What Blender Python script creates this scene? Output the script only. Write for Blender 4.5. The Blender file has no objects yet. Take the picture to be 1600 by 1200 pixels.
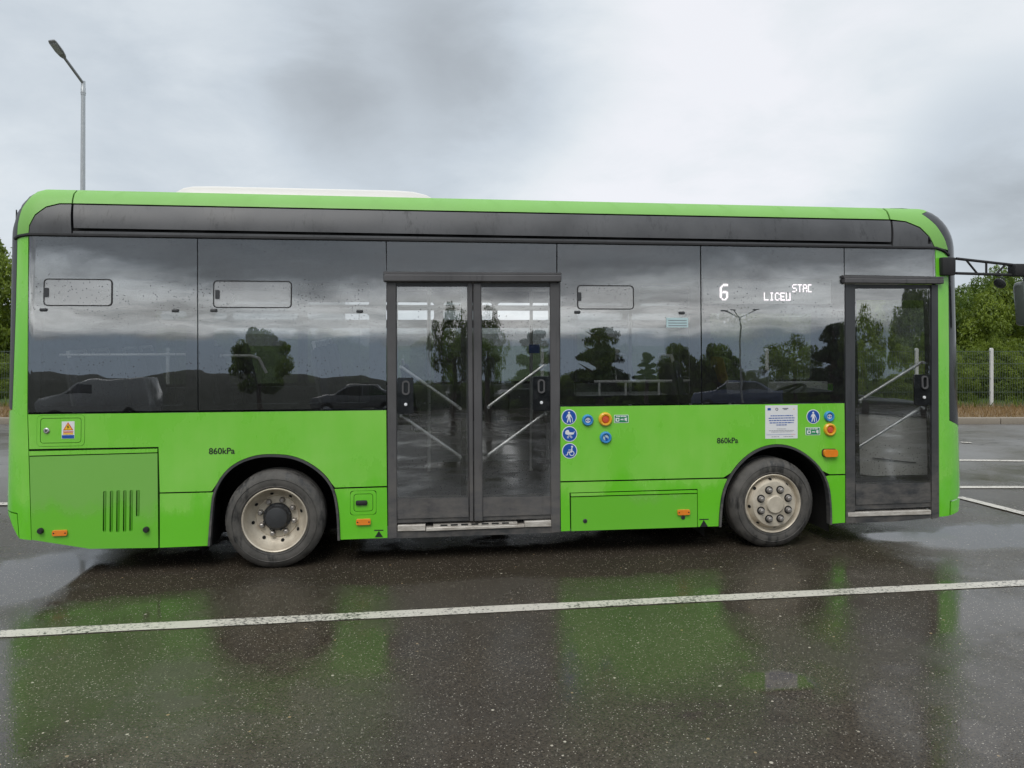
import bpy, bmesh, math, random
import numpy as np
from mathutils import Vector, Matrix
from mathutils.geometry import delaunay_2d_cdt
random.seed(7)
PI = math.pi
sc = bpy.context.scene
C = sc.collection

# ------------------------------------------------------------------ camera
TH = math.radians(7.633)                      # the bus stands a little askew to the lens
cd = bpy.data.cameras.new('camera'); cam = bpy.data.objects.new('camera', cd); C.objects.link(cam)
cam.location = (-0.823, -6.139, 1.85)
cam.rotation_euler = (PI/2, 0, -TH)
cd.sensor_width = 36; cd.lens = 27.045; cd.shift_y = -0.05375
cd.clip_start = 0.05; cd.clip_end = 2000
sc.camera = cam

# ------------------------------------------------------------------ sky, sun, exposure
world = bpy.data.worlds.new('World'); sc.world = world; world.use_nodes = True
SUN_EL, SUN_AZ = math.radians(52), math.radians(205)      # high behind the photographer, veiled by cloud
def build_sky():
    nt = world.node_tree; N = nt.nodes; L = nt.links; N.clear()
    def n(t, **k):
        o = N.new(t)
        for a, b in k.items(): setattr(o, a, b)
        return o
    def math_(op, a, b=None, c=None, clamp=False):
        o = n('ShaderNodeMath', operation=op, use_clamp=clamp)
        for i, v in enumerate((a, b, c)):
            if v is None: continue
            if isinstance(v, (int, float)): o.inputs[i].default_value = v
            else: L.new(v, o.inputs[i])
        return o.outputs[0]
    def rng(v, a, b, c=0., d=1.):
        o = n('ShaderNodeMapRange', interpolation_type='SMOOTHSTEP')
        L.new(v, o.inputs[0])
        for i, q in enumerate((a, b, c, d)): o.inputs[1+i].default_value = q
        return o.outputs[0]
    def mix(f, a, b, mode='MIX'):
        o = n('ShaderNodeMix', data_type='RGBA', blend_type=mode)
        if isinstance(f, (int, float)): o.inputs[0].default_value = f
        else: L.new(f, o.inputs[0])
        for i, v in ((6, a), (7, b)):
            if isinstance(v, tuple): o.inputs[i].default_value = (*v, 1)
            else: L.new(v, o.inputs[i])
        return o.outputs[2]
    tc = n('ShaderNodeTexCoord')
    nrm = n('ShaderNodeVectorMath', operation='NORMALIZE'); L.new(tc.outputs['Generated'], nrm.inputs[0])
    D = nrm.outputs[0]
    sx = n('ShaderNodeSeparateXYZ'); L.new(D, sx.inputs[0])
    z = sx.outputs[2]
    zc = math_('MAXIMUM', z, 0.0)
    den = math_('ADD', zc, 0.30)
    cb = n('ShaderNodeCombineXYZ')
    L.new(math_('DIVIDE', sx.outputs[0], den), cb.inputs[0]); L.new(math_('DIVIDE', sx.outputs[1], den), cb.inputs[1])
    def noise(scale, det, rough, off, dist=0.0):
        mp = n('ShaderNodeMapping'); mp.inputs['Location'].default_value = off; L.new(cb.outputs[0], mp.inputs[0])
        o = n('ShaderNodeTexNoise'); o.inputs['Scale'].default_value = scale; o.inputs['Detail'].default_value = det
        o.inputs['Roughness'].default_value = rough; o.inputs['Distortion'].default_value = dist
        L.new(mp.outputs[0], o.inputs['Vector']); return o.outputs[0]
    cl = n('ShaderNodeCombineXYZ'); dl = math_('ADD', zc, 0.035)
    L.new(math_('DIVIDE', sx.outputs[0], dl), cl.inputs[0]); L.new(math_('DIVIDE', sx.outputs[1], dl), cl.inputs[1])
    o_ = n('ShaderNodeTexNoise'); o_.inputs['Scale'].default_value = .55; o_.inputs['Detail'].default_value = 6; o_.inputs['Roughness'].default_value = .6; o_.inputs['Distortion'].default_value = .5
    L.new(cl.outputs[0], o_.inputs['Vector']); streak = rng(o_.outputs[0], .32, .68)
    big = noise(0.80, 4, .5, (3.1, 1.7, 0), .4)
    mid = noise(2.7, 8, .58, (8.4, 2.2, 4.), .25)
    v = math_('ADD', math_('MULTIPLY', big, .55), math_('MULTIPLY', mid, .54))
    # cloud banks that lie where the photograph shows them
    def bank(u, w, r, amt):
        a = Vector((math.sin(TH)+u*math.cos(TH), math.cos(TH)-u*math.sin(TH), w)).normalized()
        dp = n('ShaderNodeVectorMath', operation='DOT_PRODUCT'); L.new(D, dp.inputs[0]); dp.inputs[1].default_value = a
        wob = math_('ADD', dp.outputs['Value'], math_('MULTIPLY', math_('SUBTRACT', mid, .5), .10*r))
        return math_('MULTIPLY', rng(wob, math.cos(r), 1.0), amt)
    for (u, w, r, amt) in ((.03, .38, .20, -.15), (-.10, .36, .26, -.11), (-.02, .27, .14, -.06), (-.45, .24, .34, -.06), (-.30, .40, .25, -.05), (-.35, .13, .3, -.03),
                           (.40, .30, .42, .10), (.18, .22, .34, .13), (.68, .20, .17, -.17), (.52, .13, .26, -.04), (.66, .12, .22, -.10),
                           (.10, .15, .22, .08), (-.40, .42, .14, .10)):
        v = math_('ADD', v, bank(u, w, r, amt))
    ramp = n('ShaderNodeValToRGB'); L.new(v, ramp.inputs[0])
    e = ramp.color_ramp.elements
    e[0].position = .22; e[0].color = (.37, .405, .44, 1)
    e[1].position = .80; e[1].color = (.80, .81, .85, 1)
    q = e.new(.42); q.color = (.53, .585, .64, 1)
    q = e.new(.56); q.color = (.64, .69, .735, 1)
    q = e.new(.66); q.color = (.72, .755, .79, 1)
    cloud = ramp.outputs[0]
    # overcast sky: brighter towards the zenith, a band of blue rain haze along the horizon
    up = rng(z, .36, .95, 1.0, 1.8)
    cu = n('ShaderNodeVectorMath', operation='SCALE'); L.new(cloud, cu.inputs[0]); L.new(up, cu.inputs['Scale'])
    # unseen sky behind the camera, set for window reflections: dimmed high, bright layer low
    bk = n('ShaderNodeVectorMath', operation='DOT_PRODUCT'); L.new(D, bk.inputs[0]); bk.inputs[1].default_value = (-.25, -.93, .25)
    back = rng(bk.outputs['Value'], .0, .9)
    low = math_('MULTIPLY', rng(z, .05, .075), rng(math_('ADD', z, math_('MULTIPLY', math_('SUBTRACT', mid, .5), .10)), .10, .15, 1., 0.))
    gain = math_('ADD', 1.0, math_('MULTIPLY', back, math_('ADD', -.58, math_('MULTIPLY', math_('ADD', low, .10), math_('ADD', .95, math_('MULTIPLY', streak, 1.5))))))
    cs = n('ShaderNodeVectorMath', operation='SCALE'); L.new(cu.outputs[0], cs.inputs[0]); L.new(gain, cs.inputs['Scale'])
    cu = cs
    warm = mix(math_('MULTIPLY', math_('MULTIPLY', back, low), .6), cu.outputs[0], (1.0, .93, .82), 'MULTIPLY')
    hz = rng(math_('ADD', z, math_('MULTIPLY', math_('SUBTRACT', mid, .5), .06)), .050, .066, .9, .0)
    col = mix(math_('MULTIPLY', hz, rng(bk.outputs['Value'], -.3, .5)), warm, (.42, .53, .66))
    sky = n('ShaderNodeTexSky', sky_type='NISHITA'); sky.sun_disc = False
    sky.sun_elevation = SUN_EL; sky.sun_rotation = SUN_AZ
    sk = n('ShaderNodeVectorMath', operation='SCALE'); L.new(sky.outputs[0], sk.inputs[0]); sk.inputs['Scale'].default_value = .08
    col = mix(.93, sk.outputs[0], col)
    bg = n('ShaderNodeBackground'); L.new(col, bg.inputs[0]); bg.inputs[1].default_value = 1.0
    out = n('ShaderNodeOutputWorld'); L.new(bg.outputs[0], out.inputs[0])
build_sky()
sl = bpy.data.lights.new('sun', 'SUN'); sun = bpy.data.objects.new('sun', sl); C.objects.link(sun)
sl.energy = 1.5; sl.angle = math.radians(35); sl.color = (1, .97, .92)
sdir = Vector((math.sin(SUN_AZ)*math.cos(SUN_EL), math.cos(SUN_AZ)*math.cos(SUN_EL), math.sin(SUN_EL)))
sun.rotation_euler = (-sdir).to_track_quat('-Z', 'Y').to_euler()
sc.view_settings.view_transform = 'Standard'; sc.view_settings.look = 'None'
sc.view_settings.exposure = 0.20; sc.view_settings.gamma = 1
sc.view_settings.use_curve_mapping = False
sc.render.engine = 'CYCLES'
sc.cycles.max_bounces = 10; sc.cycles.transparent_max_bounces = 24; sc.cycles.glossy_bounces = 5
sc.cycles.caustics_reflective = False; sc.cycles.caustics_refractive = False
sc.cycles.use_denoising = True

# ------------------------------------------------------------------ materials
class NB:
    def __init__(s, name):
        s.m = bpy.data.materials.new(name); s.m.use_nodes = True
        s.nt = s.m.node_tree; s.N = s.nt.nodes; s.L = s.nt.links
        s.b = s.N['Principled BSDF']; s.out = s.N['Material Output']
        s._c = None
    def n(s, t, **k):
        o = s.N.new(t)
        for a, b in k.items(): setattr(o, a, b)
        return o
    def coord(s):
        if s._c is None: s._c = s.n('ShaderNodeTexCoord')
        return s._c.outputs['Object']
    def put(s, v, i):
        if isinstance(v, (int, float)): i.default_value = v
        elif isinstance(v, tuple): i.default_value = (*v, 1) if len(v) == 3 else v
        else: s.L.new(v, i)
    def math(s, op, a, b=None, clamp=False):
        o = s.n('ShaderNodeMath', operation=op, use_clamp=clamp)
        s.put(a, o.inputs[0])
        if b is not None: s.put(b, o.inputs[1])
        return o.outputs[0]
    def rng(s, v, a, b, c=0., d=1.):
        o = s.n('ShaderNodeMapRange'); s.put(v, o.inputs[0])
        for i, q in enumerate((a, b, c, d)): s.put(q, o.inputs[1+i])
        return o.outputs[0]
    def mix(s, f, a, b, mode='MIX'):
        o = s.n('ShaderNodeMix', data_type='RGBA', blend_type=mode)
        s.put(f, o.inputs[0]); s.put(a, o.inputs[6]); s.put(b, o.inputs[7]); return o.outputs[2]
    def noise(s, scale, det=4, rough=.5, sc3=(1, 1, 1), loc=(0, 0, 0), vec=None, col=False):
        mp = s.n('ShaderNodeMapping'); mp.inputs['Scale'].default_value = sc3; mp.inputs['Location'].default_value = loc
        s.L.new(vec or s.coord(), mp.inputs[0])
        o = s.n('ShaderNodeTexNoise'); o.inputs['Scale'].default_value = scale
        o.inputs['Detail'].default_value = det; o.inputs['Roughness'].default_value = rough
        s.L.new(mp.outputs[0], o.inputs['Vector']); return o.outputs[1 if col else 0]
    def voro(s, scale, feat='F1', out='Distance', sc3=(1, 1, 1)):
        mp = s.n('ShaderNodeMapping'); mp.inputs['Scale'].default_value = sc3; s.L.new(s.coord(), mp.inputs[0])
        o = s.n('ShaderNodeTexVoronoi', feature=feat); o.inputs['Scale'].default_value = scale
        s.L.new(mp.outputs[0], o.inputs['Vector']); return o.outputs[out]
    def bump(s, h, strength=.3, dist=.01):
        o = s.n('ShaderNodeBump'); o.inputs['Strength'].default_value = strength; o.inputs['Distance'].default_value = dist
        s.put(h, o.inputs['Height']); s.L.new(o.outputs[0], s.b.inputs['Normal']); return o
    def xyz(s):
        o = s.n('ShaderNodeSeparateXYZ'); s.L.new(s.coord(), o.inputs[0]); return o.outputs
    def set(s, **k):
        for a, v in k.items(): s.put(v, s.b.inputs[{'col': 'Base Color', 'rough': 'Roughness', 'metal': 'Metallic', 'coat': 'Coat Weight',
                                                   'coatr': 'Coat Roughness', 'ior': 'IOR', 'spec': 'Specular IOR Level', 'em': 'Emission Color', 'es': 'Emission Strength'}[a]])
        return s

M = {}
def plain(name, col, rough=.5, metal=0., var=.12, scale=6., coat=0., spec=.5, bump=0.):
    b = NB(name)
    nz = b.noise(scale, 5, .6)
    b.set(col=b.mix(nz, tuple(c*(1-var) for c in col), tuple(min(1, c*(1+var)) for c in col)),
          rough=b.rng(b.noise(scale*2.3, 3), .3, .7, max(.02, rough-.07), min(1, rough+.07)), metal=metal, coat=coat, spec=spec)
    if bump: b.bump(b.noise(scale*20, 3), bump, .002)
    M[name] = b.m; return b.m

def mk_green():
    b = NB('green_paint')
    X, Y, Z = b.xyz()
    film = b.noise(1.3, 6, .6, (1, 1, .8), (2, 0, 1))
    run = b.noise(5, 5, .65, (1, 1, .22), (0, 0, 3))
    wet = b.rng(b.math('ADD', b.math('ADD', Z, b.math('MULTIPLY', b.math('SUBTRACT', film, .5), 1.0)), b.math('MULTIPLY', b.math('SUBTRACT', run, .5), .35)), .50, .62, 1., 0.)
    dust = b.math('MULTIPLY', b.math('SUBTRACT', 1., wet), b.rng(b.math('ADD', film, b.math('MULTIPLY', b.math('SUBTRACT', run, .5), .4)), .35, .65, .25, .9))
    clean = (.140, .585, .015); dusty = (.248, .645, .080)
    c = b.mix(dust, clean, dusty)
    sp = b.rng(b.noise(60, 4, .7), .60, .78, 0, .30)
    splash = b.math('MULTIPLY', sp, b.rng(Z, .3, .75, 1., .1))
    c = b.mix(splash, c, (.10, .16, .045))
    b.set(col=c, rough=b.rng(dust, 0, 1, .14, .40), coat=.55, coatr=.08)
    b.bump(b.noise(1.1, 2, loc=(3, 1, 2)), .10, .02)
    M['green'] = b.m
mk_green()
def mk_hatch():
    b = NB('green_paint_dulled')
    film = b.noise(2.1, 6, .62, (1, 1, .7), (7, 0, 1)); X, Y, Z = b.xyz()
    wet = b.rng(b.math('ADD', Z, b.math('MULTIPLY', b.math('SUBTRACT', film, .5), .9)), .42, .56, 1., 0.)
    c = b.mix(wet, b.mix(film, (.175, .47, .066), (.205, .49, .088)), (.15, .53, .032))
    b.set(col=c, rough=b.rng(wet, 0, 1, .42, .15), coat=.2, coatr=.15)
    M['green_dull'] = b.m
mk_hatch()
plain('green_rail', (.20, .45, .095), .5, var=.06, scale=2)
def mk_black(name, base, rough, streak):
    b = NB(name)
    st = b.noise(26, 6, .7, (1, 1, .12), (1, 0, 0))
    dirt = b.noise(1.6, 6, .6)
    col = b.mix(b.rng(dirt, .3, .75), tuple(x*.8 for x in base), tuple(x*1.5 for x in base))
    drip = b.math('MULTIPLY', b.rng(st, .54, .64), b.rng(b.noise(2.3, 3), .4, .6))
    col = b.mix(b.math('MULTIPLY', drip, streak), col, tuple(x*.35 for x in base))
    X, Y, Z = b.xyz(); pat = b.noise(5, 6, .7, (1, 1, 2.2), (3, 0, 5))
    du = b.math('MULTIPLY', b.rng(Z, .40, 1.0, 1., 0.), b.rng(pat, .38, .6))
    col = b.mix(b.math('MULTIPLY', du, .8), col, (.135, .125, .115))
    b.set(col=col, rough=b.rng(dirt, .3, .7, rough-.06, rough+.12))
    M[name] = b.m
mk_black('fascia_black', (.070, .071, .075), .42, .7)
mk_black('trim_black', (.040, .042, .045), .42, .5)
mk_black('door_grey', (.075, .073, .075), .5, .6)
plain('gloss_black', (.012, .013, .015), .12, spec=.6)
plain('mirror_shell', (.11, .125, .115), .2)
plain('rubber_black', (.018, .018, .019), .7)
plain('shell_black', (.010, .010, .010), .8)
plain('under_black', (.012, .0115, .011), .85, bump=.3)
def mk_tyre():
    b = NB('tyre_rubber')
    nz = b.noise(7, 6, .65); st = b.noise(14, 5, .7, (1, 1, .25))
    wet = b.math('MULTIPLY', b.rng(st, .50, .56), b.rng(b.noise(4, 3), .40, .50))
    c = b.mix(b.rng(nz, .3, .7), (.052, .049, .045), (.125, .117, .106))
    b.set(col=b.mix(b.math('MULTIPLY', wet, .75), c, (.02, .02, .02)), rough=b.rng(wet, 0, 1, .75, .35))
    b.bump(b.noise(90, 3), .4, .002); M['tyre'] = b.m
mk_tyre()
def mk_rim():
    b = NB('rim_paint')
    nz = b.noise(9, 6, .6); nz2 = b.noise(30, 4, .7)
    c = b.mix(b.rng(nz, .35, .7), (.74, .67, .55), (.50, .44, .35))
    c = b.mix(b.rng(nz2, .62, .75, 0, .5), c, (.20, .16, .12))
    b.set(col=c, rough=.42, metal=.25); M['rim'] = b.m
mk_rim()
plain('hub_iron', (.045, .047, .05), .55, .2, .35, 14)
plain('nut_steel', (.33, .31, .29), .35, .6, .3, 30)
plain('hole_black', (.006, .006, .006), .9)
plain('brushed_steel', (.62, .61, .60), .25, 1., .08, 12)
plain('rail_steel', (.52, .52, .52), .34, .7, .05)
def mk_sill():
    b = NB('sill_aluminium')
    nz = b.noise(8, 6, .7, (1, 1, 4)); 
    b.set(col=b.mix(b.rng(nz, .4, .7), (.70, .66, .60), (.38, .34, .29)), rough=.42, metal=.35)
    M['sill'] = b.m
mk_sill()
plain('white_grp', (.68, .665, .625), .4, var=.03)
plain('amber_lens', (.85, .24, .015), .18, coat=.6, var=.15, scale=40)
plain('sticker_blue', (.010, .085, .40), .35, var=.05)
plain('button_blue', (.035, .25, .58), .28, coat=.4, var=.08)
plain('button_yellow', (.82, .42, .02), .28, coat=.4)
plain('button_red', (.66, .10, .045), .3, coat=.3, var=.1)
plain('sticker_white', (.78, .79, .80), .4, var=.03)
plain('sticker_green', (.02, .26, .10), .4)
plain('sticker_yellow', (.85, .52, .02), .4)
plain('sticker_cyan', (.50, .66, .68), .5)
plain('print_black', (.012, .013, .014), .5)
plain('print_grey', (.20, .21, .24), .6)
plain('interior_grey', (.40, .41, .41), .6)
plain('interior_dark', (.065, .068, .075), .65)
plain('interior_light', (.86, .84, .80), .5)
plain('interior_floor', (.07, .07, .075), .6)
plain('seat_fabric', (.030, .036, .055), .85, var=.4, scale=40)
plain('seat_shell', (.11, .115, .12), .5)
plain('pole_white', (.78, .78, .76), .3)
plain('hivis_yellow', (.52, .36, .05), .8)
plain('brown_wood', (.10, .055, .035), .6)
def mk_led():
    b = NB('led_dot'); b.set(col=(.8, .75, .75), em=(1, .86, .90), es=2.7); M['led'] = b.m
mk_led()
plain('display_grey', (.80, .80, .80), .45)

def mk_glass(name, tint, f0, drops=True, wave=.25, film=(.01, .13), fcol=(.085, .083, .080)):
    """Thin sheet of tinted glass: see-through by its tint, mirror-like by Fresnel, rain spotted."""
    b = NB(name); b.N.remove(b.b)
    tr = b.n('ShaderNodeBsdfTransparent'); tr.inputs[0].default_value = (*tint, 1)
    gl = b.n('ShaderNodeBsdfGlossy'); gl.inputs['Roughness'].default_value = .006; gl.inputs[0].default_value = (.97, .98, 1, 1)
    lw = b.n('ShaderNodeLayerWeight'); lw.inputs[0].default_value = .5
    fr = b.math('ADD', f0, b.math('MULTIPLY', 1-f0, b.math('POWER', lw.outputs['Facing'], 5.)))
    bp = b.n('ShaderNodeBump'); bp.inputs['Strength'].default_value = wave; bp.inputs['Distance'].default_value = .003
    b.L.new(b.noise(2.2, 2, .4, (1, 1, 1.6)), bp.inputs['Height']); b.L.new(bp.outputs[0], gl.inputs['Normal'])
    mx = b.n('ShaderNodeMixShader'); b.L.new(fr, mx.inputs[0]); b.L.new(tr.outputs[0], mx.inputs[1]); b.L.new(gl.outputs[0], mx.inputs[2])
    last = mx.outputs[0]
    df = b.n('ShaderNodeBsdfDiffuse'); df.inputs[0].default_value = (*fcol, 1)
    film = b.rng(b.noise(1.1, 6, .65, (1, 1, .5)), .3, .75, *film)
    mf = b.n('ShaderNodeMixShader'); b.L.new(film, mf.inputs[0]); b.L.new(last, mf.inputs[1]); b.L.new(df.outputs[0], mf.inputs[2]); last = mf.outputs[0]
    if drops:
        vd = b.voro(46); big = b.noise(3.0, 3)
        dot = b.math('MULTIPLY', b.math('LESS_THAN', vd, b.math('MULTIPLY', b.voro(46, 'F1', 'Color'), .24)), b.math('GREATER_THAN', big, .44))
        dk = b.n('ShaderNodeBsdfGlossy'); dk.inputs[0].default_value = (.10, .10, .11, 1); dk.inputs['Roughness'].default_value = .25
        m2 = b.n('ShaderNodeMixShader'); b.L.new(b.math('MULTIPLY', dot, .8), m2.inputs[0]); b.L.new(last, m2.inputs[1]); b.L.new(dk.outputs[0], m2.inputs[2]); last = m2.outputs[0]
    b.L.new(last, b.out.inputs[0]); M[name] = b.m
mk_glass('tinted_glass', (.74, .75, .755), .165)
mk_glass('vent_glass', (.80, .81, .81), .165, film=(.28, .42), fcol=(.50, .50, .505))
mk_glass('door_glass', (.91, .92, .92), .12)
mk_glass('clear_glass', (.93, .945, .94), .045, False)
mk_glass('far_glass', (.62, .64, .64), .05, False)

def mk_asphalt():
    b = NB('wet_asphalt')
    X, Y, Z = b.xyz()
    big = b.noise(.16, 5, .6); med = b.noise(.9, 6, .62, loc=(4, 2, 0)); fine = b.noise(70, 3, .6)
    agg = b.voro(135); aggc = b.voro(135, 'F1', 'Color')
    sp = b.n('ShaderNodeSeparateColor'); b.L.new(aggc, sp.inputs[0])
    tone = b.mix(sp.outputs[0], (.028, .023, .017), (.092, .076, .056))
    base = b.mix(b.rng(med, .3, .7), tone, (.036, .030, .024)) 
    base = b.mix(.45, base, tone)
    pale = b.math('MULTIPLY', b.math('GREATER_THAN', sp.outputs[1], .92), b.math('LESS_THAN', agg, .42))
    base = b.mix(b.math('MULTIPLY', pale, .85), base, b.mix(sp.outputs[2], (.20, .18, .15), (.46, .42, .35)))
    st = b.voro(31); stc = b.voro(31, 'F1', 'Color'); s2 = b.n('ShaderNodeSeparateColor'); b.L.new(stc, s2.inputs[0])
    stone = b.math('MULTIPLY', b.math('GREATER_THAN', s2.outputs[0], .975), b.math('LESS_THAN', st, b.rng(s2.outputs[1], 0, 1, .12, .27)))
    base = b.mix(b.math('MULTIPLY', stone, .9), base, b.mix(s2.outputs[2], (.50, .46, .38), (.30, .21, .11)))
    # dry worn areas further off, wet film near the bus
    dry = b.math('MULTIPLY', b.rng(b.math('ADD', b.math('MULTIPLY', big, .6), b.math('MULTIPLY', med, .4)), .36, .56, .25, 1.), b.rng(b.math('ADD', Y, b.math('MULTIPLY', med, 2.)), 2.2, 5.5))
    base = b.mix(b.math('MULTIPLY', dry, .85), base, b.mix(fine, (.15, .148, .146), (.23, .226, .22)))
    cr_ = b.math('ABSOLUTE', b.math('SUBTRACT', b.noise(.33, 5, .62, (.6, 1.5, 1), (11, 5, 0)), .5))
    ck = b.math('MULTIPLY', b.math('LESS_THAN', cr_, .0035), b.rng(Y, 3., 5.))
    base = b.mix(b.math('MULTIPLY', ck, .8), base, (.03, .03, .028))
    # olive patch coloured into the puddle ahead of the front wheel
    ax = b.math('SUBTRACT', X, OLIVE_X); ay = b.math('SUBTRACT', Y, OLIVE_Y)
    r2 = b.math('SQRT', b.math('ADD', b.math('POWER', b.math('MULTIPLY', ax, 2.2), 2), b.math('POWER', b.math('MULTIPLY', ay, 3.0), 2)))
    olive = b.rng(b.math('ADD', r2, b.math('MULTIPLY', b.math('SUBTRACT', b.noise(5, 5, .7), .5), 1.4)), .35, .85, .75, 0.)
    base = b.mix(olive, base, (.055, .062, .010))
    # standing water
    def pool(px, py, rx, ry, wob):
        dx = b.math('DIVIDE', b.math('SUBTRACT', X, px), rx); dy = b.math('DIVIDE', b.math('SUBTRACT', Y, py), ry)
        r = b.math('SQRT', b.math('ADD', b.math('MULTIPLY', dx, dx), b.math('MULTIPLY', dy, dy)))
        return b.rng(b.math('ADD', r, b.math('MULTIPLY', b.math('SUBTRACT', med, .5), wob)), .7, 1.05, 1., 0.)
    w = None
    for p in POOLS:
        q = pool(*p); w = q if w is None else b.math('MAXIMUM', w, q)
    film = b.rng(b.math('ADD', b.math('MULTIPLY', b.noise(.55, 4, .6, loc=(9, 3, 0)), .7), b.math('MULTIPLY', b.noise(2.4, 6, .65, loc=(1, 7, 0)), .3)), .43, .57)
    rough = b.rng(film, 0, 1, .34, .06)
    rough = b.mix(w, rough, (.025, .025, .025))
    rough = b.mix(dry, rough, (.48, .48, .48))
    b.set(col=base, rough=rough, ior=1.5)
    h = b.math('ADD', b.math('MULTIPLY', agg, -.6), b.math('MULTIPLY', fine, .6))
    bp = b.bump(h, .25, .004)
    b.put(b.math('MULTIPLY', b.math('SUBTRACT', 1., b.math('MULTIPLY', w, .93)), b.rng(film, 0, 1, .36, .06)), bp.inputs['Strength'])
    M['asphalt'] = b.m
OLIVE_X, OLIVE_Y = (3.724, 0.285)
POOLS = [(*(-3.725, -0.012), .70, .75, 1.0), (*(4.553, 0.130), 1.2, .45, 1.5), (*(1.084, -2.345), .22, .16, 1.0), (*(3.598, 0.193), .55, .2, 1.5), (*(-0.517, -0.050), 3.2, .45, .8)]
mk_asphalt()
def mk_line():
    b = NB('road_paint')
    wear = b.noise(45, 5, .75); w2 = b.noise(2.2, 4, .6)
    k = b.rng(b.math('ADD', wear, b.math('MULTIPLY', b.math('SUBTRACT', w2, .5), .35)), .53, .62)
    b.set(col=b.mix(k, b.mix(b.noise(8, 4), (.50, .465, .41), (.66, .62, .55)), (.05, .048, .045)), rough=.4)
    b.bump(wear, .2, .003); M['line'] = b.m
mk_line()
plain('kerb_concrete', (.27, .235, .19), .8, var=.25, scale=3, bump=.4)
def mk_soil():
    b = NB('verge_soil')
    a = b.noise(1.2, 6, .65); f = b.noise(22, 6, .7)
    c = b.mix(a, (.13, .075, .040), (.20, .14, .075)); c = b.mix(b.rng(f, .45, .7), c, (.26, .20, .12))
    X, Y, Z = b.xyz(); c = b.mix(b.rng(b.math('ADD', Y, a), 2.4, 3.2), c, b.mix(f, (.035, .070, .016), (.085, .125, .030)))
    b.set(col=c, rough=.95); b.bump(f, .6, .03); M['soil'] = b.m
mk_soil()
def mk_leaf(name, dark, light, trans=.35):
    b = NB(name); b.N.remove(b.b)
    at = b.n('ShaderNodeAttribute', attribute_name='tone')
    c = b.mix(at.outputs['Fac'], dark, light)
    d = b.n('ShaderNodeBsdfDiffuse'); t = b.n('ShaderNodeBsdfTranslucent'); g = b.n('ShaderNodeBsdfGlossy')
    g.inputs['Roughness'].default_value = .38; g.inputs[0].default_value = (.9, .95, .9, 1)
    b.L.new(c, d.inputs[0]); b.L.new(b.mix(.5, c, (.20, .24, .03)), t.inputs[0])
    m = b.n('ShaderNodeMixShader'); m.inputs[0].default_value = trans; b.L.new(d.outputs[0], m.inputs[1]); b.L.new(t.outputs[0], m.inputs[2])
    m2 = b.n('ShaderNodeMixShader'); m2.inputs[0].default_value = .02; b.L.new(m.outputs[0], m2.inputs[1]); b.L.new(g.outputs[0], m2.inputs[2])
    b.L.new(m2.outputs[0], b.out.inputs[0]); M[name] = b.m
mk_leaf('leaf_fresh', (.055, .100, .018), (.235, .310, .040), .48)
mk_leaf('leaf_deep', (.040, .085, .018), (.150, .225, .040), .45)
mk_leaf('leaf_needle', (.014, .032, .016), (.040, .070, .028), .15)
mk_leaf('grass_dry', (.20, .11, .05), (.36, .25, .13), .2)
plain('bark', (.085, .068, .050), .9, var=.4, scale=12, bump=.5)
plain('galvanised', (.50, .52, .53), .42, .55, .12, 9)
plain('fence_wire', (.10, .13, .11), .5, .2)
plain('post_concrete', (.62, .62, .60), .7, var=.1)
plain('lamp_grey', (.30, .31, .32), .5, .2)
plain('lamp_lens', (.42, .44, .44), .3)
plain('lens_clear', (.5, .52, .5), .15)
plain('van_white', (.25, .255, .25), .25, coat=.5)
plain('car_dark', (.05, .052, .055), .25, coat=.5)
plain('car_blue', (.03, .05, .11), .22, coat=.6)
plain('car_silver', (.30, .31, .33), .28, .4, coat=.5)
plain('car_glass', (.012, .014, .016), .06, spec=.7)
plain('bank_earth', (.018, .022, .014), .95, var=.4, scale=.8)

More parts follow.
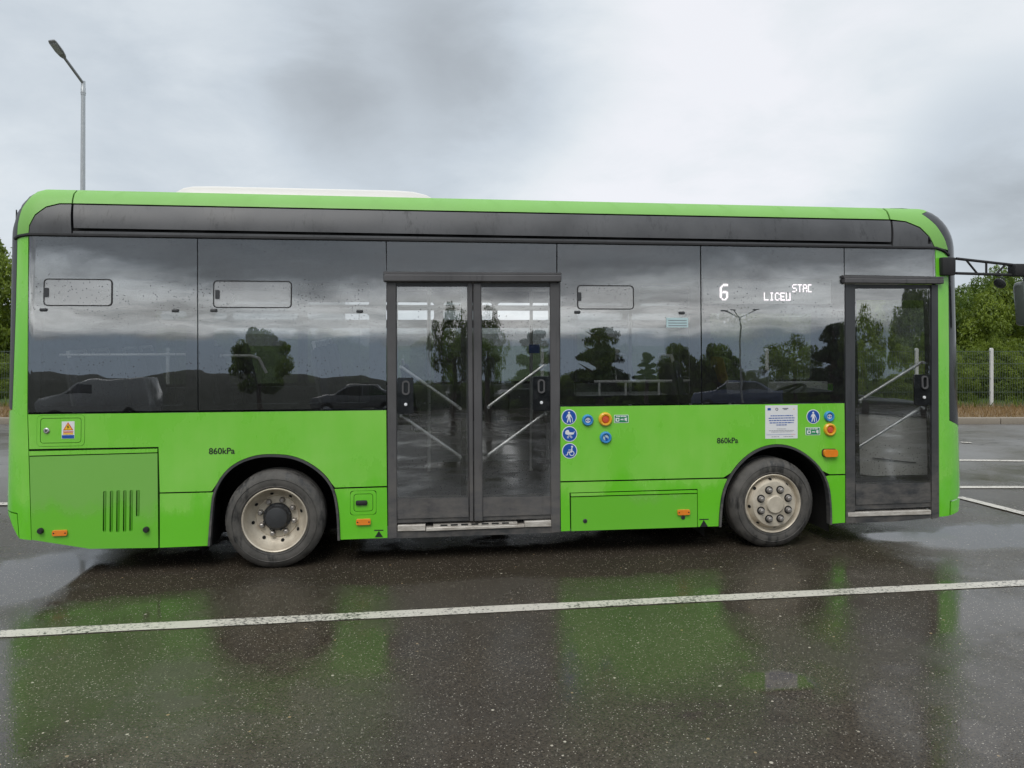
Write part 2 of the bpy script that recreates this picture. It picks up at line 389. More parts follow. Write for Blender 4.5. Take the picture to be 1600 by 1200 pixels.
# ------------------------------------------------------------------ mesh helpers
class MB:
    def __init__(s): s.v = []; s.f = []; s.mi = []
    def add(s, vs, fs, mi=0):
        o = len(s.v); s.v += [tuple(p) for p in vs]
        for f in fs: s.f.append(tuple(o+i for i in f)); s.mi.append(mi)
        return s
    def box(s, x0, x1, y0, y1, z0, z1, mi=0):
        vs = [(x, y, z) for z in (z0, z1) for y in (y0, y1) for x in (x0, x1)]
        return s.add(vs, [(0, 2, 3, 1), (4, 5, 7, 6), (0, 1, 5, 4), (2, 6, 7, 3), (0, 4, 6, 2), (1, 3, 7, 5)], mi)
    def path(s, pts, r, n=8, mi=0, caps=True):
        pts = [Vector(p) for p in pts]; rs = r if isinstance(r, (list, tuple)) else [r]*len(pts)
        ref = None; vs = []
        for i, p in enumerate(pts):
            d = (pts[min(i+1, len(pts)-1)]-pts[max(i-1, 0)]).normalized()
            if ref is None:
                ref = Vector((0, 0, 1)) if abs(d.z) < .9 else Vector((1, 0, 0))
            a = (ref-d*ref.dot(d)).normalized(); b = d.cross(a); ref = a
            for k in range(n):
                t = 2*PI*k/n; vs.append(p+(a*math.cos(t)+b*math.sin(t))*rs[i])
        fs = []
        for i in range(len(pts)-1):
            for k in range(n):
                k2 = (k+1) % n; fs.append((i*n+k, i*n+k2, (i+1)*n+k2, (i+1)*n+k))
        if caps: fs += [tuple(range(n))[::-1], tuple((len(pts)-1)*n+k for k in range(n))]
        return s.add(vs, fs, mi)
    def lathe(s, prof, c, n=48, mi=0, mod=None, axis='y'):
        """prof: (radius, depth) pairs revolved round a level axis through c (depth runs along +y) or an upright one."""
        vs = []
        for j, (r, t) in enumerate(prof):
            for k in range(n):
                a = 2*PI*k/n; rr = r+(mod(j, k) if mod else 0)
                vs.append((c[0]+rr*math.cos(a), c[1]+t, c[2]+rr*math.sin(a)) if axis == 'y' else (c[0]+rr*math.cos(a), c[1]+rr*math.sin(a), c[2]+t))
        fs = []
        for j in range(len(prof)-1):
            for k in range(n):
                k2 = (k+1) % n
                q = (j*n+k, (j+1)*n+k, (j+1)*n+k2, j*n+k2)
                fs.append(q[::-1] if axis == 'y' else q)
        return s.add(vs, fs, mi)
    def prism(s, pts, a, b, axis='y', mi=0):
        n = len(pts)
        def V(p, t): return {'y': (p[0], t, p[1]), 'x': (t, p[0], p[1]), 'z': (p[0], p[1], t)}[axis]
        vs = [V(p, a) for p in pts]+[V(p, b) for p in pts]
        return s.add(vs, [tuple(range(n)), tuple(range(2*n-1, n-1, -1))]+[(i, i+n, (i+1) % n+n, (i+1) % n) for i in range(n)], mi)

def obj(name, mb, mat, parent=None, smooth=True, bevel=0., seg=1, angle=32):
    me = bpy.data.meshes.new(name)
    me.from_pydata(mb.v, [], mb.f)
    mats = mat if isinstance(mat, (list, tuple)) else [mat]
    for m in mats: me.materials.append(M[m] if isinstance(m, str) else m)
    if len(mats) > 1: me.polygons.foreach_set('material_index', mb.mi)
    bm = bmesh.new(); bm.from_mesh(me)
    bmesh.ops.recalc_face_normals(bm, faces=bm.faces)
    if bevel:
        es = [e for e in bm.edges if len(e.link_faces) == 2 and e.calc_face_angle(0) > math.radians(30)]
        bmesh.ops.bevel(bm, geom=es, offset=bevel, segments=seg, affect='EDGES', profile=.5, clamp_overlap=True)
    if smooth:
        for f in bm.faces: f.smooth = True
        for e in bm.edges:
            e.smooth = not (len(e.link_faces) == 2 and e.calc_face_angle(0) > math.radians(angle))
    bm.to_mesh(me); bm.free()
    o = bpy.data.objects.new(name, me); C.objects.link(o)
    if parent: o.parent = parent
    return o
def thing(name, label, cat, loc=(0, 0, 0), rz=0, group=None):
    o = bpy.data.objects.new(name, None); C.objects.link(o); o.location = loc; o.rotation_euler = (0, 0, rz)
    o['label'] = label; o['category'] = cat
    if group: o['group'] = group
    return o
def structure(o): o['kind'] = 'structure'; return o
def stuff(o): o['kind'] = 'stuff'; return o
def dup(o, parent=None):
    c = o.copy(); C.objects.link(c); c.parent = parent
    for ch in list(o.children): dup(ch, c)
    return c

# ------------------------------------------------------------------ the bus body: one rounded box, all panels follow its skin
XL, XR, ZT, WXL, WXR, WZ, A, W = -3.855, 4.08, 2.94, .25, .34, .38, .22, 2.40
LEAN = .036
def inset(x, z):
    q = 0.
    if x < XL+WXL: q = (XL+WXL-x)/WXL
    elif x > XR-WXR: q = (x-XR+WXR)/WXR
    q = min(1., math.hypot(q, max(0., (z-(ZT-WZ))/WZ)))
    return LEAN*(z-.37)+A*(1-math.sqrt(max(0., 1-q*q)))
def curved(p): return p[0] < XL+WXL+.02 or p[0] > XR-WXR-.02 or p[1] > ZT-WZ-.02
def skin(mb, poly, holes=(), out=0., thick=.012, mirror=False, mi=0, step=None):
    """A sheet cut to an outline (x, z) on the bus side, laid on the body's skin and given thickness."""
    loops = [list(poly)]+[list(h) for h in holes]
    cur = any(curved(p) for p in poly)
    st = step or (.035 if cur else .6)
    pts = []; edges = []
    for lp in loops:
        s0 = len(pts); n = len(lp)
        for i in range(n):
            a, b = lp[i], lp[(i+1) % n]
            L = math.hypot(b[0]-a[0], b[1]-a[1]); k = max(1, int(L/st)) if cur else 1
            for j in range(k): pts.append((a[0]+(b[0]-a[0])*j/k, a[1]+(b[1]-a[1])*j/k))
        m = len(pts)-s0
        edges += [(s0+i, s0+(i+1) % m) for i in range(m)]
    if cur:
        x0, x1 = min(p[0] for p in poly), max(p[0] for p in poly); z0, z1 = min(p[1] for p in poly), max(p[1] for p in poly)
        xs = np.arange(x0+st/2, x1, st)
        if x1-x0 > 2: xs = [x for x in xs if curved((x, 0))]+list(np.arange(x0+.3, x1, .5))
        for x in xs:
            for zz in np.arange(z0+st/2, z1, st): pts.append((float(x), float(zz)))
    v, e, f, *_ = delaunay_2d_cdt([Vector(p) for p in pts], edges, [], 1, 1e-6)
    def inside(t):
        cx = sum(v[i][0] for i in t)/len(t); cz = sum(v[i][1] for i in t)/len(t); k = False
        for a, b in segs:
            if (a[1] > cz) != (b[1] > cz) and cx < (b[0]-a[0])*(cz-a[1])/(b[1]-a[1])+a[0]: k = not k
        return k
    segs = [(lp[i], lp[(i+1) % len(lp)]) for lp in loops for i in range(len(lp))]
    f = [t for t in f if inside(t)]
    o = len(mb.v); n = len(v)
    for d in (0, thick):
        for p in v:
            y = inset(p[0], p[1])-out+d
            mb.v.append((p[0], W-y if mirror else y, p[1]))
    cnt = {}
    for t in f:
        t = tuple(t)
        mb.f.append(tuple(o+i for i in t)); mb.mi.append(mi)
        mb.f.append(tuple(o+n+i for i in reversed(t))); mb.mi.append(mi)
        for i in range(len(t)):
            k = (t[i], t[(i+1) % len(t)])
            if (k[1], k[0]) in cnt: del cnt[(k[1], k[0])]
            else: cnt[k] = 1
    for a, b in cnt: mb.f.append((o+a, o+n+a, o+n+b, o+b)); mb.mi.append(mi)
    return mb
def skin_normal(x, z):
    x = min(max(x, XL+.02), XR-.02); z = min(z, ZT-.02); e = .001; q = lambda a, b: inset(min(max(a, XL), XR), min(b, ZT))
    return Vector((q(x+e, z)-q(x-e, z), -2*e, q(x, z+e)-q(x, z-e))).normalized()
def panel(name, poly, mat, parent, holes=(), out=0., thick=.012, mirror=False, bevel=0., step=None):
    if bevel or not any(curved(p) for p in poly):
        return obj(name, skin(MB(), poly, holes, out, thick, mirror, step=step), mat, parent, bevel=bevel)
    mb = skin(MB(), poly, holes, out, thick, mirror, step=step)
    me = bpy.data.meshes.new(name); me.from_pydata(mb.v, [], mb.f); me.materials.append(M[mat])
    an = [skin_normal(p[0], p[2]) for p in mb.v]
    if mirror:
        for a in an: a.y = -a.y
        me.flip_normals()
    me.polygons.foreach_set('use_smooth', [True]*len(me.polygons))
    nl = []
    for p in me.polygons:
        fn = p.normal
        for i in p.vertices:
            d = fn.dot(an[i]); nl.append(an[i] if d > .6 else -an[i] if d < -.6 else fn.copy())
    me.normals_split_custom_set(nl)
    o = bpy.data.objects.new(name, me); C.objects.link(o); o.parent = parent; return o
def rrect(p0, p1, r=.02, n=4):
    x0, x1 = sorted((p0[0], p1[0])); z0, z1 = sorted((p0[1], p1[1])); o = []
    for cx, cz, a in ((x1-r, z1-r, 0), (x0+r, z1-r, 90), (x0+r, z0+r, 180), (x1-r, z0+r, 270)):
        for i in range(n+1):
            t = math.radians(a+90*i/n); o.append((cx+r*math.cos(t), cz+r*math.sin(t)))
    return o
def quad(a, b, c, d, r=0):
    return [a, b, c, d]
def disc(c, r, n=28): return [(c[0]+r*math.cos(2*PI*i/n), c[1]+r*math.sin(2*PI*i/n)) for i in range(n)]
def bar2(a, b, w):
    d = Vector((b[0]-a[0], b[1]-a[1])).normalized(); nx, nz = -d.y*w/2, d.x*w/2
    return [(a[0]+nx, a[1]+nz), (a[0]-nx, a[1]-nz), (b[0]-nx, b[1]-nz), (b[0]+nx, b[1]+nz)]
def sh(lp, dx, dz): return [(p[0]+dx, p[1]+dz) for p in lp]
def smoothline(lp, sub=4):
    out = []
    for i in range(len(lp)-1):
        p0 = lp[max(i-1, 0)]; p1 = lp[i]; p2 = lp[i+1]; p3 = lp[min(i+2, len(lp)-1)]
        for j in range(sub):
            t = j/sub
            out.append(tuple(.5*((2*p1[k])+(-p0[k]+p2[k])*t+(2*p0[k]-5*p1[k]+4*p2[k]-p3[k])*t*t+(-p0[k]+3*p1[k]-3*p2[k]+p3[k])*t**3) for k in (0, 1)))
    return out+[lp[-1]]
def offset_in(lp, d, c):
    o = []
    for p in lp:
        v = Vector((c[0]-p[0], max(0, c[1]-p[1]) if p[1] > c[1] else 0)); v = Vector((c[0]-p[0], c[1]-p[1] if p[1] > c[1] else 0)).normalized()
        o.append((p[0]+v.x*d, p[1]+v.y*d))
    return o

bus = thing('city_bus', 'bright green single deck city bus parked on the wet lot, rear to the left', 'bus', (0, 0, 0))
bus['label'] = 'bright green single deck city bus with black window band parked on wet asphalt'

# ---- arches and lower side panels
ARR = smoothline([(-2.344, 0.193), (-2.327, 0.449), (-2.305, 0.604), (-2.231, 0.739), (-2.127, 0.824), (-1.994, 0.870), (-1.860, 0.877), (-1.725, 0.860), (-1.599, 0.807), (-1.481, 0.715), (-1.403, 0.594), (-1.368, 0.419), (-1.357, 0.201)], 3)
ARF = smoothline([(1.740, 0.200), (1.759, 0.401), (1.801, 0.548), (1.887, 0.684), (2.002, 0.789), (2.128, 0.851), (2.260, 0.872), (2.392, 0.851), (2.518, 0.788), (2.637, 0.683), (2.716, 0.540), (2.741, 0.371), (2.743, 0.187)], 3)
G2 = .0035
def gap(lp, g=G2):
    """pull an outline in by the width of half a panel joint"""
    n = len(lp); ar = sum(lp[i][0]*lp[(i+1) % n][1]-lp[(i+1) % n][0]*lp[i][1] for i in range(n)); s = 1 if ar > 0 else -1; o = []
    for i in range(n):
        a = Vector(lp[i-1]); b = Vector(lp[i]); c = Vector(lp[(i+1) % n])
        d1 = (b-a).normalized(); d2 = (c-b).normalized()
        n1 = Vector((-d1.y, d1.x))*s; n2 = Vector((-d2.y, d2.x))*s
        m = (n1+n2); m = m/max(.5, m.dot(n1)); o.append(tuple(b+m*g))
    return o
def arc_between(arch, i0, i1, rev=False):
    a = arch[i0:i1]; return a[::-1] if rev else a
def cut_at(arch, z, left):
    """index where the arch line crosses height z on its left or right flank"""
    idx = range(len(arch)//2) if left else range(len(arch)-1, len(arch)//2, -1)
    for i in idx:
        if arch[i][1] > z: return i
sL, sR = (-2.702, 0.605), (-2.319, 0.604)
iL = cut_at(ARR, (-2.319, 0.604)[1], True); iR = cut_at(ARR, (-1.403, 0.604)[1], False)
fL = cut_at(ARF, (1.790, 0.602)[1], True); fR = cut_at(ARF, (2.735, 0.605)[1], False)
# upper rear side panel
panel('side_panel', gap([(-3.645, 1.215), (-3.631, 0.951), (-2.715, 0.949), (-2.702, 0.605)]+[(-2.319, 0.604)]+ARR[iL:iR+1]+[(-1.398, 0.606), (-0.992, 0.608), (-0.998, 1.209)]), 'green', bus,
      holes=[rrect((-3.577, 0.971), (-3.240, 1.205), .03)])
panel('lower_side_panel', gap([(-2.702, 0.601), (-2.697, 0.189), (-2.344, 0.190)]+ARR[1:iL]+[(-2.322, 0.600)]), 'green', bus)
panel('lower_side_panel', gap([(-1.400, 0.601), (-0.992, 0.603)]+[(-0.987, 0.202), (-1.357, 0.201)]+ARR[iR+1:-1][::-1]), 'green', bus, holes=[rrect((-1.279, 0.391), (-1.077, 0.580), .02)])
# between the doors
panel('side_panel', gap([(0.399, 1.218), (0.395, 0.609), (1.790, 0.604)]+ARF[fL:fR+1]+[(2.735, 0.607), (2.881, 0.606), (2.888, 1.215)]), 'green', bus)
panel('lower_side_panel', gap([(0.395, 0.604), (0.397, 0.204), (0.479, 0.206), (0.476, 0.514), (1.557, 0.515), (1.556, 0.201), (1.740, 0.200)]+ARF[1:fL]+[(1.785, 0.599)]), 'green', bus)
panel('lower_side_panel', gap([(2.737, 0.602), (2.881, 0.601), (2.872, 0.194), (2.743, 0.187)]+ARF[fR+1:-1][::-1]), 'green', bus)
# engine bay door with louvres
slots = [((160, 766), (166, 832)), ]
SL = [rrect(a, b, .008, 2) for a, b in (((-3.103, 0.326), (-3.080, 0.630)), ((-3.055, 0.322), (-3.032, 0.631)), ((-3.008, 0.320), (-2.984, 0.633)), ((-2.960, 0.321), (-2.936, 0.631)), ((-2.914, 0.324), (-2.891, 0.632)), ((-2.868, 0.432), (-2.842, 0.631)))]
ed = panel('engine_door', gap([(-3.628, 0.901), (-3.602, 0.282), (-3.194, 0.200), (-2.702, 0.189), (-2.716, 0.908)]), 'green_dull', bus, holes=SL, out=.002, thick=.02)
panel('engine_door_lip', gap([(-3.631, 0.941), (-3.628, 0.903), (-2.716, 0.910), (-2.717, 0.942)], .003), 'green', bus, out=.004, thick=.03)
for lp in SL:
    x0, x1 = min(p[0] for p in lp), max(p[0] for p in lp); z0, z1 = min(p[1] for p in lp), max(p[1] for p in lp)
    y = inset(x0, z0)
    m = MB(); m.add([(x0+.011, y-.004, z0), (x0+.011, y-.004, z1), (x1+.012, y+.03, z1), (x1+.012, y+.03, z0), (x0+.014, y-.002, z0), (x0+.014, y-.002, z1)],
                    [(0, 1, 2, 3), (3, 2, 5, 4), (0, 4, 5, 1)])
    obj('louvre', m, 'green_dull', ed, smooth=False)
panel('battery_hatch', gap([(0.481, 0.482), (0.482, 0.204), (1.556, 0.201), (1.557, 0.481)]), 'green_dull', bus, out=.002, thick=.02)
panel('battery_hatch_lip', gap([(0.479, 0.514), (0.482, 0.485), (1.557, 0.483), (1.555, 0.512)], .003), 'green', bus, out=.004, thick=.03)
def ring(name, outer, inner, mat, parent, out, thick=.012): return panel(name, outer, mat, parent, holes=[inner], out=out, thick=thick)
# small hatches
for (a, b, c, d) in (((-3.577, 0.971), (-3.240, 1.205), (-3.553, 0.995), (-3.264, 1.183)), ((-1.279, 0.391), (-1.077, 0.580), (-1.252, 0.418), (-1.102, 0.556))):
    h = ring('hatch_frame', gap(rrect(a, b, .03), .002), rrect(c, d, .022), 'green', bus, .002)
    panel('hatch_lid', gap(rrect(c, d, .022), .004), 'green', h, out=.001)
def knob(name, c, r, mat, parent, depth=.012, out=0.):
    y = inset(*c)-out
    return obj(name, MB().lathe([(0.0001, -depth), (r*.75, -depth), (r, -depth*.6), (r, .004)], (c[0], y, c[1]), 16), mat, parent)
k = knob('lock', (-3.508, 1.089), .022, 'brushed_steel', bus); knob('keyhole', (-3.508, 1.089), .009, 'print_black', k, .013)
for c in ((-3.536, 0.350), (-2.791, 0.334)): knob('door_stop', c, .022, 'rubber_black', bus, .03)
for c in ((0.600, 0.285), (1.430, 0.287)):
    k = knob('lock', c, .018, 'hub_iron', bus, .008); knob('keyhole', c, .008, 'print_black', k, .009)
c = (-1.191, 0.486); obj('pull_handle', MB().box(c[0]-.045, c[0]+.045, inset(*c)-.02, inset(*c)+.005, c[1]-.02, c[1]+.02), 'rubber_black', bus, bevel=.012, seg=2)
panel('arch_trim', ARR+offset_in(ARR, .017, (-1.857, 0.361))[::-1], 'trim_black', bus, out=.014, thick=.06)
panel('arch_trim', ARF+offset_in(ARF, .017, (2.251, 0.359))[::-1], 'trim_black', bus, out=.014, thick=.06)

# ---- corner pillars
rp_out = [(-3.758, 2.537), (-3.759, 2.304), (-3.760, 2.062), (-3.766, 1.773), (-3.772, 1.484), (-3.780, 1.244)]
panel('rear_corner_panel', gap(rp_out+[(XL+.012, (-3.835, 1.230)[1]), (XL+.008, (-3.795, 0.668)[1]), (XL+.03, (-3.773, 0.486)[1]), (-3.712, 0.478), (-3.692, 0.291), (-3.601, 0.279), (-3.645, 1.219), (-3.650, 1.630), (-3.655, 2.061), (-3.661, 2.553)], .002), 'green', bus, thick=.02)
panel('rear_bumper_corner', gap([(XL+.035, (-3.773, 0.481)[1]), (-3.712, 0.473), (-3.695, 0.295), (XL+.11, (-3.738, 0.363)[1]), (XL+.07, (-3.752, 0.427)[1])], .003), 'green', bus, thick=.02)
panel('rear_window_trim', gap([(XL, (-3.780, 1.244)[1]), (XL, (-3.788, 2.780)[1])]+[(XL+WXL*(1-math.cos(t)), ZT-WZ+WZ*math.sin(t)) for t in [i*PI/2/14 for i in range(3, 11)]]+[(-3.696, 2.874), (-3.744, 2.772), (-3.759, 2.645)]+rp_out, .002), 'trim_black', bus, thick=.02)
fp_out = [(3.918, 2.508), (3.913, 2.269), (3.904, 1.929), (3.896, 1.591), (3.884, 1.254), (3.880, 1.047)]
panel('front_corner_panel', gap([(3.769, 2.554), (3.769, 2.097), (3.758, 1.369), (3.752, 0.701), (3.742, 0.215), (3.852, 0.219), (3.864, 0.346), (3.965, 0.356), (XR-.06, (4.008, 0.399)[1]), (XR-.03, (4.044, 0.677)[1]), (XR-.025, (4.044, 0.975)[1]), (4.044, 0.983), (3.954, 1.019)]+fp_out[::-1], .002), 'green', bus, thick=.02)
panel('front_bumper_corner', gap([(3.871, 0.340), (3.863, 0.221), (XR-.10, (3.940, 0.243)[1]), (XR-.065, (3.976, 0.349)[1]), (3.965, 0.351)], .002), 'green', bus, thick=.02)
tops = [(XR-WXR*(1-math.cos(t)), ZT-WZ+WZ*math.sin(t)) for t in [i*PI/2/16 for i in range(0, 14)]]
fr_in = [(3.915, 2.554), (3.877, 2.655), (3.812, 2.770), (3.719, 2.877)]
panel('windscreen_pillar', gap(fp_out[::-1][0:1]+[(3.954, 1.014), (XR-.02, (4.044, 0.986)[1])]+[(XR, ZT-WZ)]+tops[1:]+fr_in[::-1]+fp_out, .002), 'gloss_black', bus, thick=.02)

# ---- roof rail (the green stripe along the cant) and its rounded ends
zt = ZT-.0015
panel('roof_rail', gap([(-3.371, 2.810), (3.374, 2.815), ((3.374, 2.815)[0]+.02, zt), ((-3.371, 2.810)[0]-.02, zt)], .002), 'green_rail', bus, out=.004, thick=.02)
panel('roof_rail_end', gap([(-3.378, 2.810), ((-3.378, 2.810)[0]-.02, zt), (XL+WXL-.02, zt), (XL+WXL*(1-math.cos(1.25)), ZT-WZ+WZ*math.sin(1.25)), (-3.696, 2.874), (-3.744, 2.772), (-3.759, 2.645), (-3.758, 2.542), (-3.659, 2.563), (-3.657, 2.631), (-3.623, 2.714), (-3.556, 2.779), (-3.467, 2.808)], .002), 'green_rail', bus, out=.004, thick=.02)
panel('roof_rail_end', gap([(3.387, 2.816), (3.528, 2.800), (3.647, 2.748), (3.722, 2.662), (3.763, 2.568), (3.915, 2.548)]+fr_in[1:]+[tops[-1], (XR-WXR+.01, zt), ((3.387, 2.816)[0]+.02, zt)], .002), 'green_rail', bus, out=.004, thick=.02)
# ---- black fascia above the windows with its long flap
panel('fascia_panel', gap([(-3.659, 2.563), (-3.354, 2.565), (-3.379, 2.804), (-3.465, 2.802), (-3.555, 2.774), (-3.622, 2.709), (-3.657, 2.626)], .002), 'fascia_black', bus, thick=.02)
panel('fascia_panel', gap([(3.364, 2.566), (3.763, 2.566), (3.721, 2.656), (3.645, 2.742), (3.526, 2.794), (3.401, 2.804)], .002), 'fascia_black', bus, thick=.02, holes=[gap([(3.716, 2.703), (3.703, 2.599), (3.730, 2.599), (3.735, 2.651)], 0)])
panel('roof_flap', gap([(-3.342, 2.614), (3.351, 2.608), (3.383, 2.806), (-3.365, 2.802)], .002), 'fascia_black', bus, out=.003, thick=.02)
panel('fascia_strip', gap([(-3.350, 2.563), (3.357, 2.563), (3.355, 2.588), (-3.346, 2.594)], .001), 'fascia_black', bus, thick=.02)
m = MB(); rl = [(-3.779, 2.534), (-3.740, 2.551), (-3.659, 2.561)]+[((-3.659, 2.561)[0]+((3.775, 2.563)[0]-(-3.659, 2.561)[0])*i/40, (-3.659, 2.561)[1]+((3.775, 2.563)[1]-(-3.659, 2.561)[1])*i/40) for i in range(1, 40)]+[(3.775, 2.563), (3.851, 2.545), (3.922, 2.503)]
m.path([(x, inset(x, z)-.006, z) for x, z in rl], .013, 6); obj('drip_rail', m, 'rubber_black', bus)

# ---- dark shell behind all joints
m = MB()
arR = [p for p in ARR]; arF = [p for p in ARF]
skin(m, [(XL+.03, (-3.659, 2.553)[1]), (XL+.03, ZT-.25), (XL+.2, ZT-.04), (XR-.3, ZT-.04), (XR-.08, ZT-.25), (XR-.05, (-3.659, 2.553)[1])], out=-.03, thick=.02)
skin(m, [(XL+.03, 1.215), (XL+.03, .42), (XL+.13, .33), (-2.697, 0.206), (-2.344, 0.207)]+ARR[1:-1]+[(-1.357, 0.220), (-0.992, 0.217), (-0.998, 1.206)], out=-.03, thick=.02)
skin(m, [(0.399, 1.213), (0.397, 0.220), (1.740, 0.216)]+ARF[1:-1]+[(2.744, 0.204), (2.872, 0.205), (2.888, 1.207)], out=-.03, thick=.02)
skin(m, [((3.768, 1.368)[0], 2.5), ((3.743, 0.226)[0], .40), (XR-.12, .42), (XR-.05, 1.0), (XR-.05, 2.5)], out=-.03, thick=.02)
skin(m, [(XL+.03, 1.2), (XL+.03, 2.55), (XL+.24, 2.55), (XL+.24, 1.2)], out=-.03, thick=.02)
obj('body_shell', m, 'shell_black', bus)

# ---- window band: panes of tinted glass over a black frame with openings
def pane(name, poly, mat='tinted_glass', out=0., holes=()): return panel(name, gap(poly, .0025), mat, bus, out=out, thick=.005, holes=holes)
V1 = rrect((-3.545, 2.023), (-3.057, 2.230), .03); V2 = rrect((-2.322, 2.013), (-1.732, 2.226), .03); V3 = rrect((0.549, 2.011), (1.029, 2.212), .03)
w1 = pane('window_pane', [(-3.659, 2.551), (-3.645, 1.224), (-2.428, 1.222), (-2.445, 2.551)], holes=[V1])
w2 = pane('window_pane', [(-2.442, 2.551), (-2.425, 1.222), (-0.998, 1.219), (-0.999, 2.227), (-1.022, 2.227), (-1.022, 2.304), (-0.999, 2.304), (-1.005, 2.551)], holes=[V2])
w0 = pane('header_pane', [(-0.999, 2.551), (-0.999, 2.306), (0.378, 2.306), (0.379, 2.552)])
w3 = pane('window_pane', [(0.385, 2.552), (0.383, 2.306), (0.412, 2.305), (0.412, 2.241), (0.407, 2.241), (0.399, 1.226), (1.604, 1.224), (1.611, 2.554)], holes=[V3])
w4 = pane('window_pane', [(1.617, 2.554), (1.609, 1.224), (2.888, 1.222), (2.910, 2.237), (2.881, 2.237), (2.882, 2.312), (2.906, 2.312), (2.908, 2.559)])
w5 = pane('header_pane', [(2.914, 2.558), (2.909, 2.315), (3.768, 2.309), (3.769, 2.560)])
for v, w, lat in ((V1, w1, (-3.524, 2.125)), (V2, w2, (-2.290, 2.117)), (V3, w3, (0.566, 2.116))):
    vent = panel('window_vent', gap(v, .005), 'vent_glass', w, out=.004, thick=.005)
    panel('vent_seal', v, 'rubber_black', w, holes=[gap(v, .008)], out=.006, thick=.012)
    panel('vent_latch', rrect((lat[0]-.016, lat[1]-.035), (lat[0]+.016, lat[1]+.035), .006, 2), 'trim_black', w, out=.010, thick=.012)
# opaque black border (frit) behind the panes
ow = [[(-3.571, 1.994), (-3.564, 1.266), (-2.513, 1.262), (-2.520, 1.988)], [(-3.025, 2.220), (-3.023, 2.064), (-2.526, 2.062), (-2.527, 2.215)], [(-3.539, 2.216), (-3.536, 2.033), (-3.064, 2.035), (-3.066, 2.220)]]
panel('window_frame', [(-3.659, 2.551), (-3.645, 1.229), (-2.428, 1.226), (-2.445, 2.551)], 'gloss_black', bus, holes=[rrect(o[1], o[3], .03) for o in ow[:1]]+[rrect((-3.023, 2.064), (-2.527, 2.215), .03), rrect((-3.527, 2.038), (-3.071, 2.215), .03)], out=-.012, thick=.02)
panel('window_frame', [(-2.441, 2.551), (-2.424, 1.226), (-0.998, 1.222), (-1.005, 2.551)], 'gloss_black', bus, holes=[rrect((-2.320, 1.269), (-1.134, 1.972), .03), rrect((-1.687, 2.031), (-1.135, 2.211), .03), rrect((-2.303, 2.028), (-1.747, 2.211), .03)], out=-.012, thick=.02)
panel('window_frame', [(0.382, 2.552), (0.399, 1.226), (1.604, 1.229), (1.611, 2.554)], 'gloss_black', bus, holes=[rrect((0.517, 1.300), (1.519, 1.979), .03), rrect((1.082, 2.031), (1.522, 2.205), .03), rrect((0.571, 2.024), (1.007, 2.196), .03)], out=-.012, thick=.02)
panel('window_frame', [(1.617, 2.554), (1.609, 1.229), (2.888, 1.223), (2.908, 2.559)], 'gloss_black', bus, holes=[rrect((1.694, 1.308), (2.799, 1.982), .02), rrect((1.638, 2.065), (2.805, 2.275), .015)], out=-.012, thick=.02)
panel('header_frame', [(-1.002, 2.551), (-0.999, 2.232), (0.380, 2.239), (0.379, 2.552)], 'gloss_black', bus, out=-.012, thick=.02)
panel('header_frame', [(2.911, 2.558), (2.911, 2.248), (3.767, 2.249), (3.769, 2.560)], 'gloss_black', bus, out=-.012, thick=.02)
for c in ((-3.544, 1.994), (-2.600, 1.990), (-2.317, 1.993), (-1.209, 1.989), (0.549, 1.987), (1.441, 1.984)):
    y = inset(*c)
    k = obj('blind_bracket', MB().box(c[0]-.026, c[0]+.026, y-.014, y+.004, c[1]-.013, c[1]+.013), 'trim_black', bus, bevel=.008, seg=2)
    obj('blind_cord', MB().path([(c[0]-.006, y+.035, c[1]), (c[0]-.006, y+.03, c[1]-.75)], .0025, 4), 'trim_black', k)
# information sticker on the third pane
panel('window_sticker', [(1.307, 1.944), (1.306, 1.863), (1.495, 1.863), (1.496, 1.944)], 'sticker_cyan', w3, out=.003, thick=.002)
m = MB()
for i in range(3):
    a = (1.323, 1.925); skin(m, [(a[0], a[1]-.022*i), (a[0], a[1]-.006-.022*i), (a[0]+.16, a[1]-.006-.022*i), (a[0]+.16, a[1]-.022*i)], out=.0045, thick=.001)
obj('sticker_print', m, 'print_grey', w3)

# ---- destination display: lit dots on a dark board behind the glass
dp = panel('destination_display', [(1.641, 2.265), (1.638, 2.065), (2.800, 2.068), (2.805, 2.269)], 'display_grey', bus, out=-.035, thick=.08)
F = {'L': '10000 10000 10000 10000 10000 10000 11111', 'I': '01110 00100 00100 00100 00100 00100 01110', 'C': '01110 10001 10000 10000 10000 10001 01110',
     'E': '11111 10000 10000 11110 10000 10000 11111', 'U': '10001 10001 10001 10001 10001 10001 11111', 'S': '01111 10000 10000 01110 00001 00001 11110',
     'T': '11111 00100 00100 00100 00100 00100 00100', 'A': '01110 10001 10001 11111 10001 10001 10001', 'D': '1111 1000 1000 1000 1000 1000 1111',
     '6': '00011111 00111111 01100000 11000000 11000000 11000000 11011110 11111111 11000011 11000011 11000011 11000011 01100110 00111100'}
def dots(txt, p0, px, pz, name):
    m = MB(); x = p0[0]
    for ch in txt:
        rows = F[ch].split()
        for j, r in enumerate(rows):
            for i, b in enumerate(r):
                if b == '1':
                    cx, cz = x+i*px, p0[1]-j*pz; y = inset(cx, cz)+.034
                    m.add([(cx, y, cz-pz), (cx+px*.92, y, cz-pz), (cx+px*.92, y, cz-pz*.08), (cx, y, cz-pz*.08)], [(0, 1, 2, 3)])
        x += (len(rows[0])+1)*px
    return obj(name, m, 'led', dp, smooth=False)
dots('6', (1.793, 2.234), .0093, .0100, 'route_number')
dots('LICEU', (2.188, 2.163), .0083, .0098, 'destination_text')
dots('STAD', (2.447, 2.236), .0080, .0098, 'destination_text')

